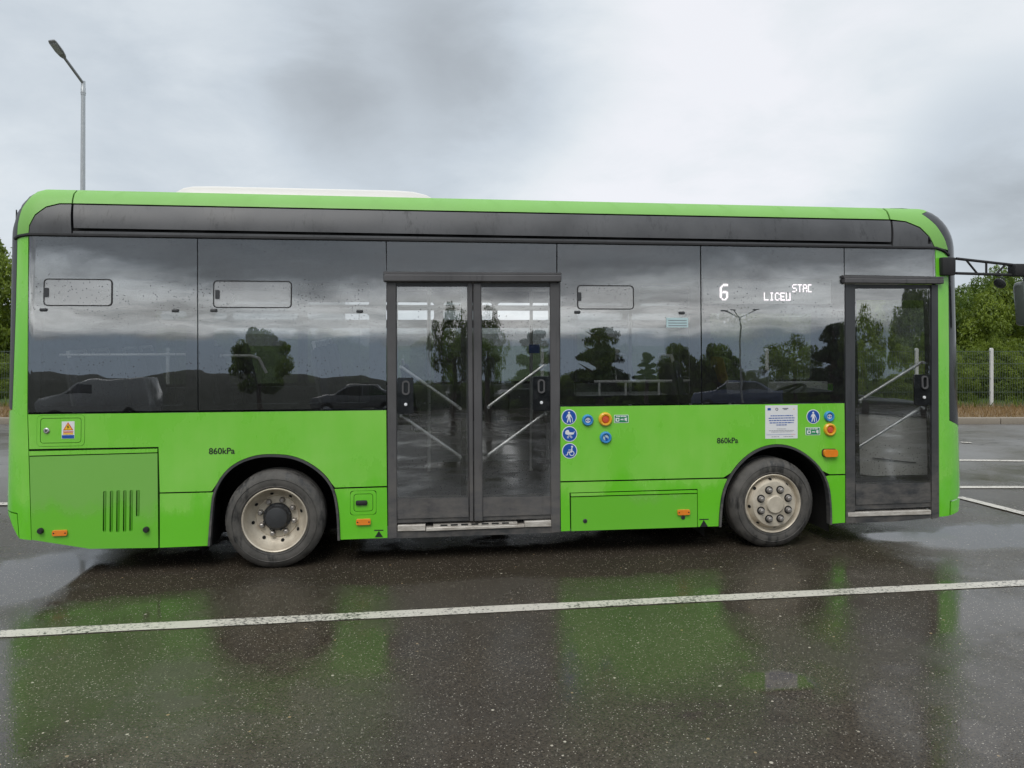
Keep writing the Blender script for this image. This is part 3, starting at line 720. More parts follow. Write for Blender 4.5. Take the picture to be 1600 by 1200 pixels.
# ---- doors
def tube2(a, b, r, out0, name, mat, parent, n=8):
    return obj(name, MB().path([(a[0], inset(*a)-out0, a[1]), (b[0], inset(*b)-out0, b[1])], r, n), mat, parent)
def header(p):
    h = panel('door_header', p, 'door_grey', bus, out=.045, thick=.06, bevel=.008)
    return h
header([(-1.022, 2.283), (-1.022, 2.225), (0.412, 2.234), (0.412, 2.291)]); panel('header_ridge', [(-1.022, 2.305), (-1.022, 2.286), (0.412, 2.294), (0.412, 2.310)], 'door_grey', bus, out=.035, thick=.05)
header([(2.888, 2.287), (2.887, 2.245), (3.820, 2.245), (3.821, 2.284)]); panel('header_ridge', [(2.885, 2.311), (2.885, 2.290), (3.821, 2.287), (3.822, 2.307)], 'door_grey', bus, out=.035, thick=.05)
panel('door_post', gap([(-0.999, 2.222), (-0.985, 0.197), (-0.915, 0.200), (-0.924, 2.223)], .001), 'door_grey', bus, out=.006, thick=.05, bevel=.004)
panel('door_post', gap([(0.321, 2.230), (0.318, 0.197), (0.395, 0.202), (0.404, 2.231)], .001), 'door_grey', bus, out=.006, thick=.05, bevel=.004)
panel('door_post', gap([(2.913, 2.237), (2.875, 0.183), (2.960, 0.188), (3.005, 2.238)], .001), 'trim_black', bus, out=.006, thick=.05, bevel=.004)
panel('door_post', gap([(3.723, 2.238), (3.672, 0.203), (3.742, 0.212), (3.786, 2.238)], .001), 'trim_black', bus, out=.006, thick=.05, bevel=.004)
def leaf(outer, glass, rail_lo, mats, name='door_leaf'):
    return panel(name, outer, mats, bus, holes=[glass], out=-.012, thick=.04)
L1 = panel('door_leaf', [(-0.924, 2.220), (-0.917, 0.315), (-0.346, 0.316), (-0.351, 2.225)], 'trim_black', bus, holes=[rrect((-0.910, 0.517), (-0.367, 2.186), .01)], out=-.012, thick=.04)
L2 = panel('door_leaf', [(-0.247, 2.223), (-0.248, 0.313), (0.319, 0.312), (0.324, 2.228)], 'trim_black', bus, holes=[rrect((-0.235, 0.511), (0.316, 2.188), .01)], out=-.012, thick=.04)
panel('leaf_glass', [(-0.918, 2.187), (-0.915, 0.510), (-0.356, 0.504), (-0.356, 2.191)], 'door_glass', L1, out=-.006, thick=.005)
panel('leaf_glass', [(-0.242, 2.189), (-0.243, 0.501), (0.315, 0.492), (0.321, 2.193)], 'door_glass', L2, out=-.006, thick=.005)
panel('bottom_rail', [(-0.915, 0.508), (-0.912, 0.350), (-0.351, 0.347), (-0.353, 0.501)], 'door_grey', L1, out=-.004, thick=.02)
panel('bottom_rail', [(-0.243, 0.498), (-0.241, 0.346), (0.319, 0.346), (0.318, 0.492)], 'door_grey', L2, out=-.004, thick=.02)
panel('meeting_stile', gap([(-0.356, 2.225), (-0.341, 0.311), (-0.310, 0.310), (-0.312, 2.225)], .001), 'door_grey', bus, out=.002, thick=.04, bevel=.004)
panel('meeting_stile', gap([(-0.309, 2.225), (-0.305, 0.310), (-0.236, 0.310), (-0.242, 2.226)], .001), 'door_grey', bus, out=.014, thick=.05, bevel=.008)
L3 = panel('door_leaf', [(3.005, 2.235), (2.968, 0.299), (3.675, 0.302), (3.723, 2.238)], 'trim_black', bus, holes=[rrect((2.979, 0.528), (3.704, 2.198), .01)], out=-.012, thick=.04)
panel('leaf_glass', [(3.010, 2.199), (2.976, 0.517), (3.672, 0.515), (3.716, 2.204)], 'door_glass', L3, out=-.006, thick=.005)
panel('glass_border', [(3.010, 2.199), (2.976, 0.517), (3.672, 0.515), (3.716, 2.204)], 'gloss_black', L3, holes=[rrect((3.025, 0.581), (3.661, 2.102), .012)], out=-.016, thick=.006)
panel('glass_border', [(-0.408, 2.186), (-0.409, 0.506), (-0.361, 0.504), (-0.361, 2.186)], 'gloss_black', L1, out=-.016, thick=.006)
panel('bottom_rail', [(2.976, 0.514), (2.975, 0.343), (3.673, 0.344), (3.674, 0.512)], 'trim_black', L3, out=-.004, thick=.02)
for lf, pl, rg, bt, rails in ((L1, ((-0.915, 1.175), (-0.787, 1.463)), ((-0.878, 1.326), (-0.817, 1.440)), (-0.848, 1.250), (((-0.888, 1.547), (-0.413, 1.208)), ((-0.885, 1.157), (-0.414, 0.821)))),
                              (L2, ((0.177, 1.185), (0.319, 1.464)), ((0.215, 1.327), (0.274, 1.441)), (0.246, 1.251), (((0.285, 1.555), (-0.186, 1.216)), ((0.285, 1.157), (-0.187, 0.826)))),
                              (L3, ((3.544, 1.187), (3.696, 1.453)), ((3.605, 1.326), (3.665, 1.442)), (3.630, 1.253), (((3.647, 1.556), (3.045, 1.221)), ((3.637, 1.158), (3.036, 0.827))))):
    panel('handle_plate', rrect(pl[0], pl[1], .012), 'gloss_black', lf, out=-.001, thick=.02)
    hr = rrect(rg[0], rg[1], .028, 5); panel('handle_ring', hr, 'door_grey', lf, holes=[gap(hr, .013)], out=.012, thick=.02)
    knob('door_button', bt, .013, 'sticker_white', lf, .008, .001)
    for a, b in rails:
        y0, y1 = inset(*a)+.055, inset(*b)+.055
        r = obj('grab_rail', MB().path([(a[0], y0, a[1]), (b[0], y1, b[1])], .0135, 10), 'rail_steel', lf)
        for (q, yy) in ((a, y0), (b, y1)): obj('rail_mount', MB().path([(q[0], yy, q[1]), (q[0], yy-.04, q[1])], .012, 8), 'rail_steel', r)
# brushes, sills and plinths below the doors
def brush(p, q, z):
    m = MB(); n = int((q[0]-p[0])/.009)
    for i in range(n):
        t = i/n; x = p[0]+(q[0]-p[0])*t; zz = p[1]+(q[1]-p[1])*t; y = inset(x, zz)+.02
        L = z*random.uniform(.8, 1.1); m.add([(x, y, zz), (x+.007, y, zz), (x+.006+random.uniform(-.003, .003), y-.01, zz-L)], [(0, 1, 2)])
    return stuff(obj('brush_strip', m, 'rubber_black', bus, smooth=False))
brush((-0.912, 0.360), (0.314, 0.351), .06); brush((2.975, 0.348), (3.667, 0.349), .07)
panel('door_sill', gap([(-0.912, 0.302), (-0.912, 0.255), (-0.692, 0.252), (-0.692, 0.302)], .001), 'sill', bus, out=.012, thick=.08, bevel=.003)
panel('door_sill', gap([(0.101, 0.299), (0.101, 0.253), (0.319, 0.251), (0.319, 0.302)], .001), 'sill', bus, out=.012, thick=.08, bevel=.003)
panel('ramp_edge', gap([(-0.689, 0.277), (-0.689, 0.249), (0.101, 0.253), (0.101, 0.276)], .001), 'sill', bus, out=.016, thick=.2, bevel=.003)
rm = panel('ramp_plate', gap([(-0.631, 0.295), (-0.631, 0.275), (0.041, 0.278), (0.041, 0.296)], .0005), 'sill', bus, out=.008, thick=.2)
m = MB(); a, b = (-0.575, 0.290), (-0.000, 0.291)
for i in range(7):
    t = i/7; x = a[0]+(b[0]-a[0])*t; zz = a[1]+(b[1]-a[1])*t; y = inset(x, zz)-.009; m.box(x, x+.055, y-.002, y+.01, zz-.004, zz+.005)
obj('grip_slot', m, 'print_black', rm)
panel('door_plinth', gap([(-0.985, 0.255), (-0.985, 0.197), (0.397, 0.199), (0.319, 0.248)], .001), 'trim_black', bus, out=.0, thick=.1)
panel('door_sill', gap([(2.891, 0.283), (2.891, 0.245), (3.664, 0.242), (3.665, 0.281)], .001), 'sill', bus, out=.012, thick=.1, bevel=.003)
panel('door_plinth', gap([(2.876, 0.243), (2.875, 0.189), (3.339, 0.189), (3.742, 0.212), (3.670, 0.239)], .001), 'trim_black', bus, out=.0, thick=.1)

# ---- lamps, signs and marks on the flank
def marker(p0, p1, r=.012):
    mk = panel('marker_light', rrect(p0, p1, .01, 3), 'amber_lens', bus, out=.018, thick=.02, bevel=.003)
    x0, x1 = sorted((p0[0], p1[0])); zc = (p0[1]+p1[1])/2
    for x in (x0+.012, x1-.012): knob('marker_screw', (x, zc), .0055, 'print_black', mk, .002, .018)
marker((-3.453, 0.309), (-3.349, 0.351)); marker((-1.232, 0.315), (-1.121, 0.361)); marker((1.380, 0.309), (1.486, 0.353))
it = panel('turn_signal', rrect((2.674, 0.761), (2.798, 0.823), .022, 5), 'amber_lens', bus, out=.035, thick=.04, bevel=.01)
panel('signal_base', rrect((2.668, 0.757), (2.801, 0.827), .024, 5), 'rubber_black', it, out=.008, thick=.01)
def flats(name, polys, mat, parent, out, holes=None):
    m = MB()
    for i, p in enumerate(polys): skin(m, p, (holes[i] if holes else ()), out, .0006)
    return obj(name, m, mat, parent, smooth=False)
def pic_person(c, s):
    q = lambda pts: [(c[0]+x*s, c[1]+z*s) for x, z in pts]
    body = q([(-.16, .40), (.16, .40), (.26, .28), (.42, -.10), (.34, -.14), (.20, .14), (.17, -.12), (.26, -.74), (.12, -.76), (.01, -.22), (-.03, -.22), (-.18, -.76), (-.32, -.74), (-.17, -.12), (-.20, .14), (-.34, -.12), (-.42, -.08), (-.26, .28)])
    cane = bar2((c[0]+.42*s, c[1]-.10*s), (c[0]+.50*s, c[1]-.74*s), .07*s)
    return [body, disc((c[0], c[1]+.58*s), .15*s, 14), cane]
def pic_pram(c, s):
    q = lambda pts: [(c[0]+x*s, c[1]+z*s) for x, z in pts]
    hood = q([(-.62, .05), (-.60, .28), (-.45, .46), (-.22, .50), (-.10, .42), (-.02, .18), (.55, .14), (.62, .30), (.70, .28), (.60, .02), (.50, -.14), (-.35, -.16), (-.55, -.08)])
    return [hood, bar2((c[0]-.25*s, c[1]-.2*s), (c[0]+.2*s, c[1]-.42*s), .06*s), bar2((c[0]+.25*s, c[1]-.2*s), (c[0]-.2*s, c[1]-.42*s), .06*s)], [(c[0]-.24*s, c[1]-.5*s), (c[0]+.24*s, c[1]-.5*s)]
def pictogram(c, r, kind):
    b = panel('pictogram', disc(c, r, 36), 'sticker_white', bus, out=.0012, thick=.001)
    flats('disc', [disc(c, r*.90, 36)], 'sticker_blue', b, .0024)
    s = r*.95
    if kind == 'person': flats('symbol', pic_person(c, s), 'sticker_white', b, .0036)
    elif kind == 'pram':
        p, wh = pic_pram((c[0], c[1]+.06*s), s); flats('symbol', p, 'sticker_white', b, .0036)
        flats('symbol', [disc(w, .13*s, 14) for w in wh], 'sticker_white', b, .0036, [[disc(w, .07*s, 14)] for w in wh])
    else:
        q = lambda x, z: (c[0]+x*s, c[1]+z*s)
        flats('symbol', [disc(q(.34, .56), .14*s, 14), bar2(q(.30, .40), q(.30, -.12), .15*s), bar2(q(.32, .12), q(-.18, .12), .10*s), bar2(q(.34, -.16), q(-.26, -.16), .14*s), bar2(q(-.22, -.12), q(-.34, -.55), .12*s), bar2(q(-.30, -.55), q(-.56, -.55), .10*s)], 'sticker_white', b, .0036)
        flats('symbol', [disc(q(.30, -.34), .36*s, 24)], 'sticker_white', b, .0040, [[disc(q(.30, -.34), .26*s, 24)]])
    return b
pictogram((0.473, 1.131), .063, 'person'); pictogram((0.477, 0.993), .063, 'pram'); pictogram((0.476, 0.856), .063, 'wheelchair'); pictogram((2.596, 1.102), .061, 'person')
def button(c, r, kind):
    y = inset(*c)
    rim = 'button_blue' if kind != 'stop' else 'button_yellow'
    b = obj('door_opener' if kind != 'stop' else 'emergency_button', MB().lathe([(.0001, -.010), (r*.55, -.010), (r*.60, -.022), (r*.80, -.024), (r*.95, -.016), (r, .002)], (c[0], y, c[1]), 28), rim, bus)
    if kind == 'stop':
        obj('push_disc', MB().lathe([(.0001, -.022), (r*.40, -.021), (r*.50, -.014), (r*.5, -.006)], (c[0], y, c[1]), 22), 'button_red', b)
    elif kind == 'wheelchair':
        obj('push_disc', MB().lathe([(.0001, -.015), (r*.46, -.014), (r*.5, -.006)], (c[0], y, c[1]), 22), 'sticker_cyan', b)
        flats('symbol', [bar2((c[0]-.012, c[1]+.016), (c[0]+.004, c[1]-.012), .007), disc((c[0]+.004, c[1]-.01), .012, 12)], 'sticker_blue', b, .016)
    else:
        obj('push_disc', MB().lathe([(.0001, -.015), (r*.44, -.014), (r*.5, -.006)], (c[0], y, c[1]), 22), 'sticker_white', b)
        for sgn in (-1, 1): flats('symbol', [[(c[0]+sgn*.004, c[1]-.011), (c[0]+sgn*.004, c[1]+.011), (c[0]+sgn*.018, c[1])]], 'sticker_blue', b, .0158)
button((0.628, 1.103), .048, 'open'); button((0.776, 1.108), .058, 'stop'); button((0.777, 0.959), .050, 'wheelchair')
button((2.739, 1.102), .046, 'open'); button((2.743, 0.990), .056, 'stop')
def exit_label(p0, p1):
    r = rrect(p0, p1, .004, 2); x0, x1 = sorted((p0[0], p1[0])); z0, z1 = sorted((p0[1], p1[1])); w = x1-x0; h = z1-z0
    b = panel('emergency_label', r, 'sticker_white', bus, out=.0012, thick=.001)
    flats('symbol', [[(x0+.04*w, z0+.07*h), (x0+.04*w, z1-.07*h), (x1-.04*w, z1-.07*h), (x1-.04*w, z0+.07*h)]], 'sticker_green', b, .0022)
    T = lambda a, c, d, e: [(x0+a*w, z0+c*h), (x0+d*w, z0+c*h), (x0+d*w, z0+e*h), (x0+a*w, z0+e*h)]
    flats('symbol', [T(.14, .74, .24, .86), T(.27, .74, .42, .86), T(.46, .74, .6, .86), T(.63, .74, .84, .86), T(.10, .18, .18, .62), T(.18, .5, .30, .62), T(.30, .2, .36, .62), T(.72, .30, .80, .60), T(.80, .2, .88, .64), T(.18, .16, .30, .28)]+
          [[(x0+.44*w, z0+.36*h), (x0+.62*w, z0+.36*h), (x0+.62*w, z0+.5*h), (x0+.44*w, z0+.5*h)], [(x0+.66*w, z0+.43*h), (x0+.60*w, z0+.58*h), (x0+.60*w, z0+.28*h)]], 'sticker_white', b, .0030)
exit_label((0.851, 1.076), (0.974, 1.142)); exit_label((2.524, 0.945), (2.656, 1.011))
# warning label on the hatch lid
w_ = panel('warning_label', [(-3.403, 1.156), (-3.402, 1.027), (-3.312, 1.028), (-3.313, 1.157)], 'sticker_white', bus, out=.0025, thick=.001)
flats('triangle_edge', [[(-3.358, 1.151), (-3.393, 1.090), (-3.320, 1.090)]], 'button_red', w_, .0036)
flats('triangle', [[(-3.358, 1.139), (-3.383, 1.095), (-3.331, 1.095)]], 'sticker_yellow', w_, .0044)
flats('bolt', [[(-3.355, 1.132), (-3.365, 1.112), (-3.358, 1.113), (-3.362, 1.098), (-3.349, 1.117), (-3.356, 1.117)]], 'print_black', w_, .0052)
flats('print', [[(-3.391, 1.082), (-3.391, 1.073), (-3.321, 1.073), (-3.321, 1.082)], ], 'button_red', w_, .0036)
flats('print', [[(-3.391, 1.070), (-3.391, 1.058), (-3.321, 1.058), (-3.321, 1.070)]], 'sticker_yellow', w_, .0036)
flats('print', [[(-3.400, 1.054), (-3.399, 1.030), (-3.314, 1.030), (-3.314, 1.054)]], 'sticker_blue', w_, .0036)
# notice with small print
nt_ = panel('notice', [(2.166, 1.203), (2.161, 0.922), (2.451, 0.920), (2.456, 1.202)], 'sticker_white', bus, out=.0012, thick=.001)
x0, zt_ = (2.166, 1.203); x1, zb = (2.451, 0.920); w, h = x1-x0, zt_-zb
T = lambda a, c, d, e: [(x0+a*w, zt_-c*h), (x0+d*w, zt_-c*h), (x0+d*w, zt_-e*h), (x0+a*w, zt_-e*h)]
flats('emblem', [T(.07, .08, .17, .15)], 'sticker_blue', nt_, .0024)
flats('emblem', [disc((x0+.36*w, zt_-.12*h), .045*w, 18)], 'print_grey', nt_, .0024, [[disc((x0+.36*w, zt_-.12*h), .025*w, 14)]])
flats('emblem', [T(.54, .085, .72, .115), T(.58, .125, .68, .14)], 'print_grey', nt_, .0024)
flats('emblem', [disc((x0+.90*w, zt_-.12*h), .018*w, 10)], 'sticker_yellow', nt_, .0024)
rnd = random.Random(3); tp = []; ts = []
for k, (za, a0, a1) in enumerate(((.30, .16, .86), (.37, .10, .92), (.44, .11, .90), (.51, .13, .88), (.575, .34, .66))):
    x = a0
    while x < a1:
        l = rnd.uniform(.03, .10); tp.append(T(x, za, min(a1, x+l), za+.026)); x += l+.016
for za, a0, a1 in ((.70, .36, .64), (.75, .10, .90), (.79, .18, .84), (.93, .18, .42), (.93, .56, .86)):
    x = a0
    while x < a1:
        l = rnd.uniform(.02, .07); ts.append(T(x, za, min(a1, x+l), za+.013)); x += l+.014
flats('print', tp, 'sticker_blue', nt_, .0024); flats('print', ts, 'print_grey', nt_, .0024)
flats('print', [T(.02, .872, .80, .879)], 'sticker_blue', nt_, .0024); flats('print', [T(.80, .872, .93, .879)], 'button_red', nt_, .0024)
# lettering
def lettering(txt, p, size, name='lettering'):
    cu = bpy.data.curves.new(name, 'FONT'); cu.body = txt; cu.size = size; cu.resolution_u = 4; cu.offset = size*.018
    t = bpy.data.objects.new(name, cu); C.objects.link(t); bpy.context.view_layer.update()
    me = bpy.data.meshes.new_from_object(t.evaluated_get(bpy.context.evaluated_depsgraph_get()))
    bpy.data.objects.remove(t)
    for v in me.vertices:
        x, z = p[0]+v.co.x, p[1]+v.co.y; v.co = (x, inset(x, z)-.002, z)
    me.materials.clear(); me.materials.append(M['print_black'])
    o = bpy.data.objects.new(name, me); C.objects.link(o); o.parent = bus; return o
lettering('860kPa', (-2.345, 0.890), .066); lettering('860kPa', (1.733, 0.893), .064)
for a, b, c, d in (((-1.057, 0.267), (-1.094, 0.268), (-1.022, 0.266), ((-1.089, 0.213), (-1.024, 0.212))), ((1.609, 0.265), (1.571, 0.265), (1.651, 0.265), ((1.575, 0.205), (1.645, 0.205)))):
    m = MB(); skin(m, [(a[0], a[1]-.004), d[0], d[1]], out=.0015, thick=.0006); skin(m, bar2(b, c, .008), out=.0015, thick=.0006)
    obj('jacking_mark', m, 'print_black', bus, smooth=False)

# ---- wheels
def tyre_mod(j, k): return (-.007 if (k//2) % 2 else 0) if j in (4, 5) else 0
def wheel(c, front):
    R0 = .379; y = -.035 if not front else -.005
    root = obj('wheel', MB().lathe([(.0001, .19), (.15, .19), (.15, .24), (.0001, .24)], c, 32), 'hole_black', bus)
    tp = [(.245, y+.03), (.252, y+.012), (.275, y+.004), (.305, y), (.338, y+.010), (.360, y+.030), (R0-.004, y+.045), (R0, y+.06), (R0, y+.085), (R0-.012, y+.088), (R0-.012, y+.098), (R0, y+.101),
          (R0, y+.15), (R0-.012, y+.153), (R0-.012, y+.163), (R0, y+.166), (R0, y+.20), (.355, y+.235), (.30, y+.25), (.245, y+.24)]
    obj('tyre', MB().lathe(tp, c, 144, mod=lambda j, k: ((-.003 if k % 2 else 0) if 5 <= j <= 7 else 0)), 'tyre', root, angle=40)
    m = MB()
    for r in (.262, .318): m.lathe([(r-.003, y+(.006 if r < .3 else .0015)), (r, y-.002+(.004 if r < .3 else 0)), (r+.003, y+(.006 if r < .3 else .0035))], c, 96)
    obj('tyre_ridge', m, 'tyre', root)
    ytyre = c[1]
    if front:
        pr = [(.246, y+.03), (.249, y+.012), (.243, y+.006), (.236, y+.012), (.230, y+.034), (.224, y+.050), (.216, y+.050), (.192, y+.004), (.187, y-.009), (.10, y-.014), (.078, y-.014), (.075, y-.030), (.068, y-.036), (.0001, y-.036)]
        nr, ny, n0, hr, hy = .130, y-.014, PI/8, .2035, y+.026
    else:
        pr = [(.246, y+.03), (.249, y+.012), (.243, y+.006), (.236, y+.012), (.231, y+.05), (.224, y+.085), (.208, y+.110), (.174, y+.146), (.166, y+.150), (.160, y+.142), (.10, y+.142), (.09, y+.142)]
        nr, ny, n0, hr, hy = .134, y+.142, PI/8+.12, .190, y+.129
    obj('rim', MB().lathe(pr, c, 72), 'rim', root, angle=40)
    for k in range(8):
        a = n0+k*PI/4; p = (c[0]+nr*math.cos(a), c[1]+ny, c[2]+nr*math.sin(a))
        if front:
            obj('nut_washer', MB().lathe([(.034, .002), (.034, -.003), (.018, -.003)], p, 18), 'hole_black', root)
        obj('wheel_nut', MB().lathe([(.026, .002), (.024, -.008), (.021, -.012), (.019, -.032), (.011, -.037), (.0001, -.037)], p, 6 if not front else 14), 'nut_steel', root, angle=25)
        a += PI/8+.1
        p = (c[0]+hr*math.cos(a), c[1]+hy, c[2]+hr*math.sin(a))
        e1 = Vector((math.cos(a), 0, math.sin(a))); e2 = Vector((-math.sin(a), 0, math.cos(a)))
        e1 = e1*.66-Vector((0, .75, 0)) if not front else e1*.46+Vector((0, .89, 0))
        nn = e1.cross(e2); nn = nn if nn.y < 0 else -nn
        m = MB(); m.add([Vector(p)+nn*.004+e1*(.016*math.cos(t))+e2*(.014*math.sin(t)) for t in [i*PI/8 for i in range(16)]], [tuple(range(16))])
        obj('hand_hole', m, 'hole_black', root)
    if not front:
        obj('hub', MB().lathe([(.108, y+.142), (.108, y+.128), (.102, y+.116), (.090, y+.108), (.087, y+.090), (.080, y+.078), (.070, y+.074), (.0001, y+.072)], c, 40), 'hub_iron', root)
        for k in range(8):
            a = k*PI/4+.3; p = (c[0]+.100*math.cos(a), c[1]+y+.116, c[2]+.100*math.sin(a))
            obj('hub_bolt', MB().lathe([(.010, .004), (.010, -.012), (.0001, -.012)], p, 6), 'hub_iron', root, smooth=False)
    return root
wr = (-1.847, 0.360); wf = (2.205, 0.371)
wheel((wr[0], 0, .376), False); wheel((wf[0]+.02, 0, .376), True)
# far-side wheels, axles, arches, underside
for x in (wr[0], wf[0]):
    w = obj('wheel', MB().lathe([(.0001, W-.10), (.22, W-.10), (.245, W-.04), (.30, W-.03), (.36, W-.06), (.37, W-.09), (.37, W-.24), (.34, W-.27), (.0001, W-.27)], (x, 0, .37), 48), 'tyre', bus)
    obj('axle', MB().path([(x, .2, .37), (x, W-.2, .37)], .075, 12), 'under_black', bus)
    n = 20
    for (ya, yb) in ((.07, .75), (W-.75, W-.07)):
        m = MB(); pr = [(x+.56, .10)]+[(x+.56*math.cos(PI*i/n), .36+.56*math.sin(PI*i/n)) for i in range(n+1)]+[(x-.56, .10)]
        k = len(pr); yy = yb if ya < 1 else ya; yo = ya if ya < 1 else yb
        m.add([(p[0], yo, p[1]) for p in pr]+[(p[0], yy, p[1]) for p in pr], [(i, i+k, i+k+1, i+1) for i in range(k-1)]+[tuple(range(k, 2*k))])
        obj('arch_liner', m, 'under_black', bus)
m = MB()
xa, xb, xcc, xd = wr[0]-.57, wr[0]+.57, wf[0]-.57, wf[0]+.57
for x0, x1, y0, y1 in ((XL+.25, xa, .12, W-.12), (xb, xcc, .10, W-.10), (xd, XR-.3, .10, W-.10), (xa, xb, .76, W-.76), (xcc, xd, .76, W-.76)):
    m.box(x0, x1, y0, y1, .27, .36)
m.box(-.4, 1.2, .5, 1.7, .20, .30); m.box(XL+.5, xa-.1, .5, 1.8, .22, .32)
obj('chassis', m, 'under_black', bus)
mf = (-2.339, 0.192); obj('mud_flap', MB().box(mf[0]-.01, mf[0]+.0, .10, .36, .16, .44), 'rubber_black', bus)
mf = (1.600, 0.199); obj('mud_flap', MB().box(mf[0]+.0, mf[0]+.01, .10, .36, .17, .40), 'rubber_black', bus)

# ---- roof, ends and far side
def strip(name, outline, mat, out=0., bow=0., parent=bus, ny=10):
    m = MB(); n = len(outline); vs = []
    for k in range(ny+1):
        t = k/ny
        for (x, z) in outline:
            y0 = inset(min(max(x, XL), XR), min(z, ZT)); y = y0+(W-2*y0)*t
            b = bow*(1-(2*t-1)**2)
            dx, dz = (x-(XL+XR)/2), (z-1.9)
            if z > ZT-.02: vs.append((x, y, z+b))
            else: vs.append((x+(b if x > 0 else -b), y, z))
    fs = [(k*n+i, k*n+i+1, (k+1)*n+i+1, (k+1)*n+i) for k in range(ny) for i in range(n-1)]
    return obj(name, m.add(vs, fs), mat, parent)
rear_arc = [(XL+WXL*(1-math.cos(t)), ZT-WZ+WZ*math.sin(t)) for t in [i*PI/2/10 for i in range(11)]]
front_arc = [(XR-WXR*(1-math.cos(t)), ZT-WZ+WZ*math.sin(t)) for t in [i*PI/2/10 for i in range(11)]]
strip('roof', [(XL+WXL, ZT), (-2, ZT), (0, ZT), (2, ZT), (XR-WXR, ZT)], 'white_grp', bow=.05)
strip('rear_cap', [(XL, 2.45)]+rear_arc, 'trim_black', bow=.03)
strip('rear_window', [(XL, 1.22), (XL, 1.8), (XL, 2.448)], 'gloss_black', bow=.03)
strip('rear_wall', [(XL+.13, .36), (XL+.05, .45), (XL+.01, .6), (XL, .9), (XL, 1.218)], 'green', bow=.03)
strip('front_cap', [(XR, 2.45)]+front_arc, 'gloss_black', bow=.10)
strip('windscreen', [(XR-.025, 1.0), (XR-.01, 1.6), (XR, 2.448)], 'clear_glass', bow=.10)
strip('front_wall', [(XR-.13, .38), (XR-.07, .46), (XR-.03, .8), (XR-.025, .998)], 'green', bow=.10)
# far flank, built as simply as the photograph leaves it: green below, glazed above
fwm = [(-3.45, -2.0, -2.7), (-1.9, -.55, -1.2), (-.45, .95, .12), (1.05, 2.25, 1.6)]
fw = [(-3.45, -2.0), (-1.9, -.55), (-.45, .95), (1.05, 2.25)]
panel('far_side_panel', [(XL, 1.21), (XL+.03, .40), (xa-.0, .36)]+[(wr[0]+.56*math.cos(a), .36+.56*math.sin(a)) for a in [PI-i*PI/14 for i in range(1, 14)]]+[(xb, .36), (xcc, .36)]+[(wf[0]+.56*math.cos(a), .36+.56*math.sin(a)) for a in [PI-i*PI/14 for i in range(1, 14)]]+[(xd, .36), (XR-.08, .40), (XR-.02, 1.21)], 'green', bus, mirror=True, thick=.03)
panel('far_window_frame', [(XL, 1.22), (XL, 2.6), (XL+.2, ZT-.01), (XR-.25, ZT-.01), (XR, 2.5), (XR-.02, 1.22)], 'shell_black', bus, holes=[rrect((a, 1.27), (b, 1.86), .05) for a, b in fw]+[rrect((a, 1.95), (m_-.03, 2.14), .03) for a, b, m_ in fwm]+[rrect((m_+.03, 1.95), (b, 2.14), .03) for a, b, m_ in fwm]+[rrect((2.42, 1.06+.2), (3.85, 2.12), .05)], mirror=True, thick=.03)
for a, b, m_ in fwm:
    panel('far_window', rrect((a-.03, 1.24), (b+.03, 1.89), .05), 'far_glass', bus, mirror=True, out=-.035, thick=.005)
    if a < -3 or a > 1: panel('far_hopper', rrect((a-.02, 1.93), (b+.02, 2.16), .03), 'far_glass', bus, mirror=True, out=-.035, thick=.005)
    else: panel('far_hopper', rrect((a+.0, 1.93), (a+.4, 2.16), .03), 'far_glass', bus, mirror=True, out=-.05, thick=.005)
panel('far_window', rrect((2.39, 1.23), (3.88, 2.15), .05), 'clear_glass', bus, mirror=True, out=-.035, thick=.005)
# roof equipment
p0, p1 = (-2.792, 3.012), (-0.584, 3.015)
pod = MB(); sec = []
for (x, k) in ((p0[0], 0.), (p0[0]+.04, .45), (p0[0]+.10, .8), (p0[0]+.18, .95), (p0[0]+.35, 1.), (p1[0]-.35, 1.), (p1[0]-.2, .93), (p1[0]-.09, .7), (p1[0]-.03, .4), (p1[0], 0.)):
    zz = ZT-.03+.03; hh = .115*k
    sec.append([(x, .52+.05*(1-k), ZT-.01), (x, .54+.05*(1-k), zz+hh*.75), (x, .60, zz+hh*.95), (x, .75, zz+hh*1.03), (x, W-.75, zz+hh*1.03), (x, W-.60, zz+hh*.95), (x, W-.54-.05*(1-k), zz+hh*.75), (x, W-.52-.05*(1-k), ZT-.01)])
vs = [p for s_ in sec for p in s_]; n = 8
pod.add(vs, [(i*n+k, i*n+k+1, (i+1)*n+k+1, (i+1)*n+k) for i in range(len(sec)-1) for k in range(n-1)])
obj('roof_unit', pod, 'white_grp', bus, angle=60)

# ---- inside
for q in ((xb+.01, 3.9, .76, W-.76, .365, .40), (xb+.01, xcc-.01, .11, .755, .365, .40), (xb+.01, xcc-.01, W-.755, W-.11, .365, .40), (XL+.3, xb, .76, W-.76, .37, .70), (xd, 3.9, .11, .755, .365, .40)): obj('cabin_floor', MB().box(*q), 'interior_floor', bus)
obj('ceiling', MB().box(XL+.15, XR-.3, .25, W-.25, 2.42, 2.46), 'interior_light', bus, bevel=.015)
for y in (.19, W-.53): obj('ceiling_duct', MB().box(XL+.15, XR-.4, y, y+.34, 2.26, 2.415), 'interior_light', bus, bevel=.03, seg=2)
obj('far_wall_lining', MB().box(XL+.1, 2.38, W-.13, W-.09, .40, 1.24), 'interior_grey', bus)
for x0, x1 in ((XL+.1, (-0.998, 1.414)[0]-.03), ((0.406, 1.400)[0]+.03, (2.892, 1.377)[0]-.03)): obj('near_wall_lining', MB().box(x0, x1, .12, .15, .98, 1.20), 'interior_grey', bus)
obj('rear_bulkhead', MB().box(XL+.22, XL+.26, .2, W-.2, .4, 2.4), 'interior_dark', bus)
seat0 = None
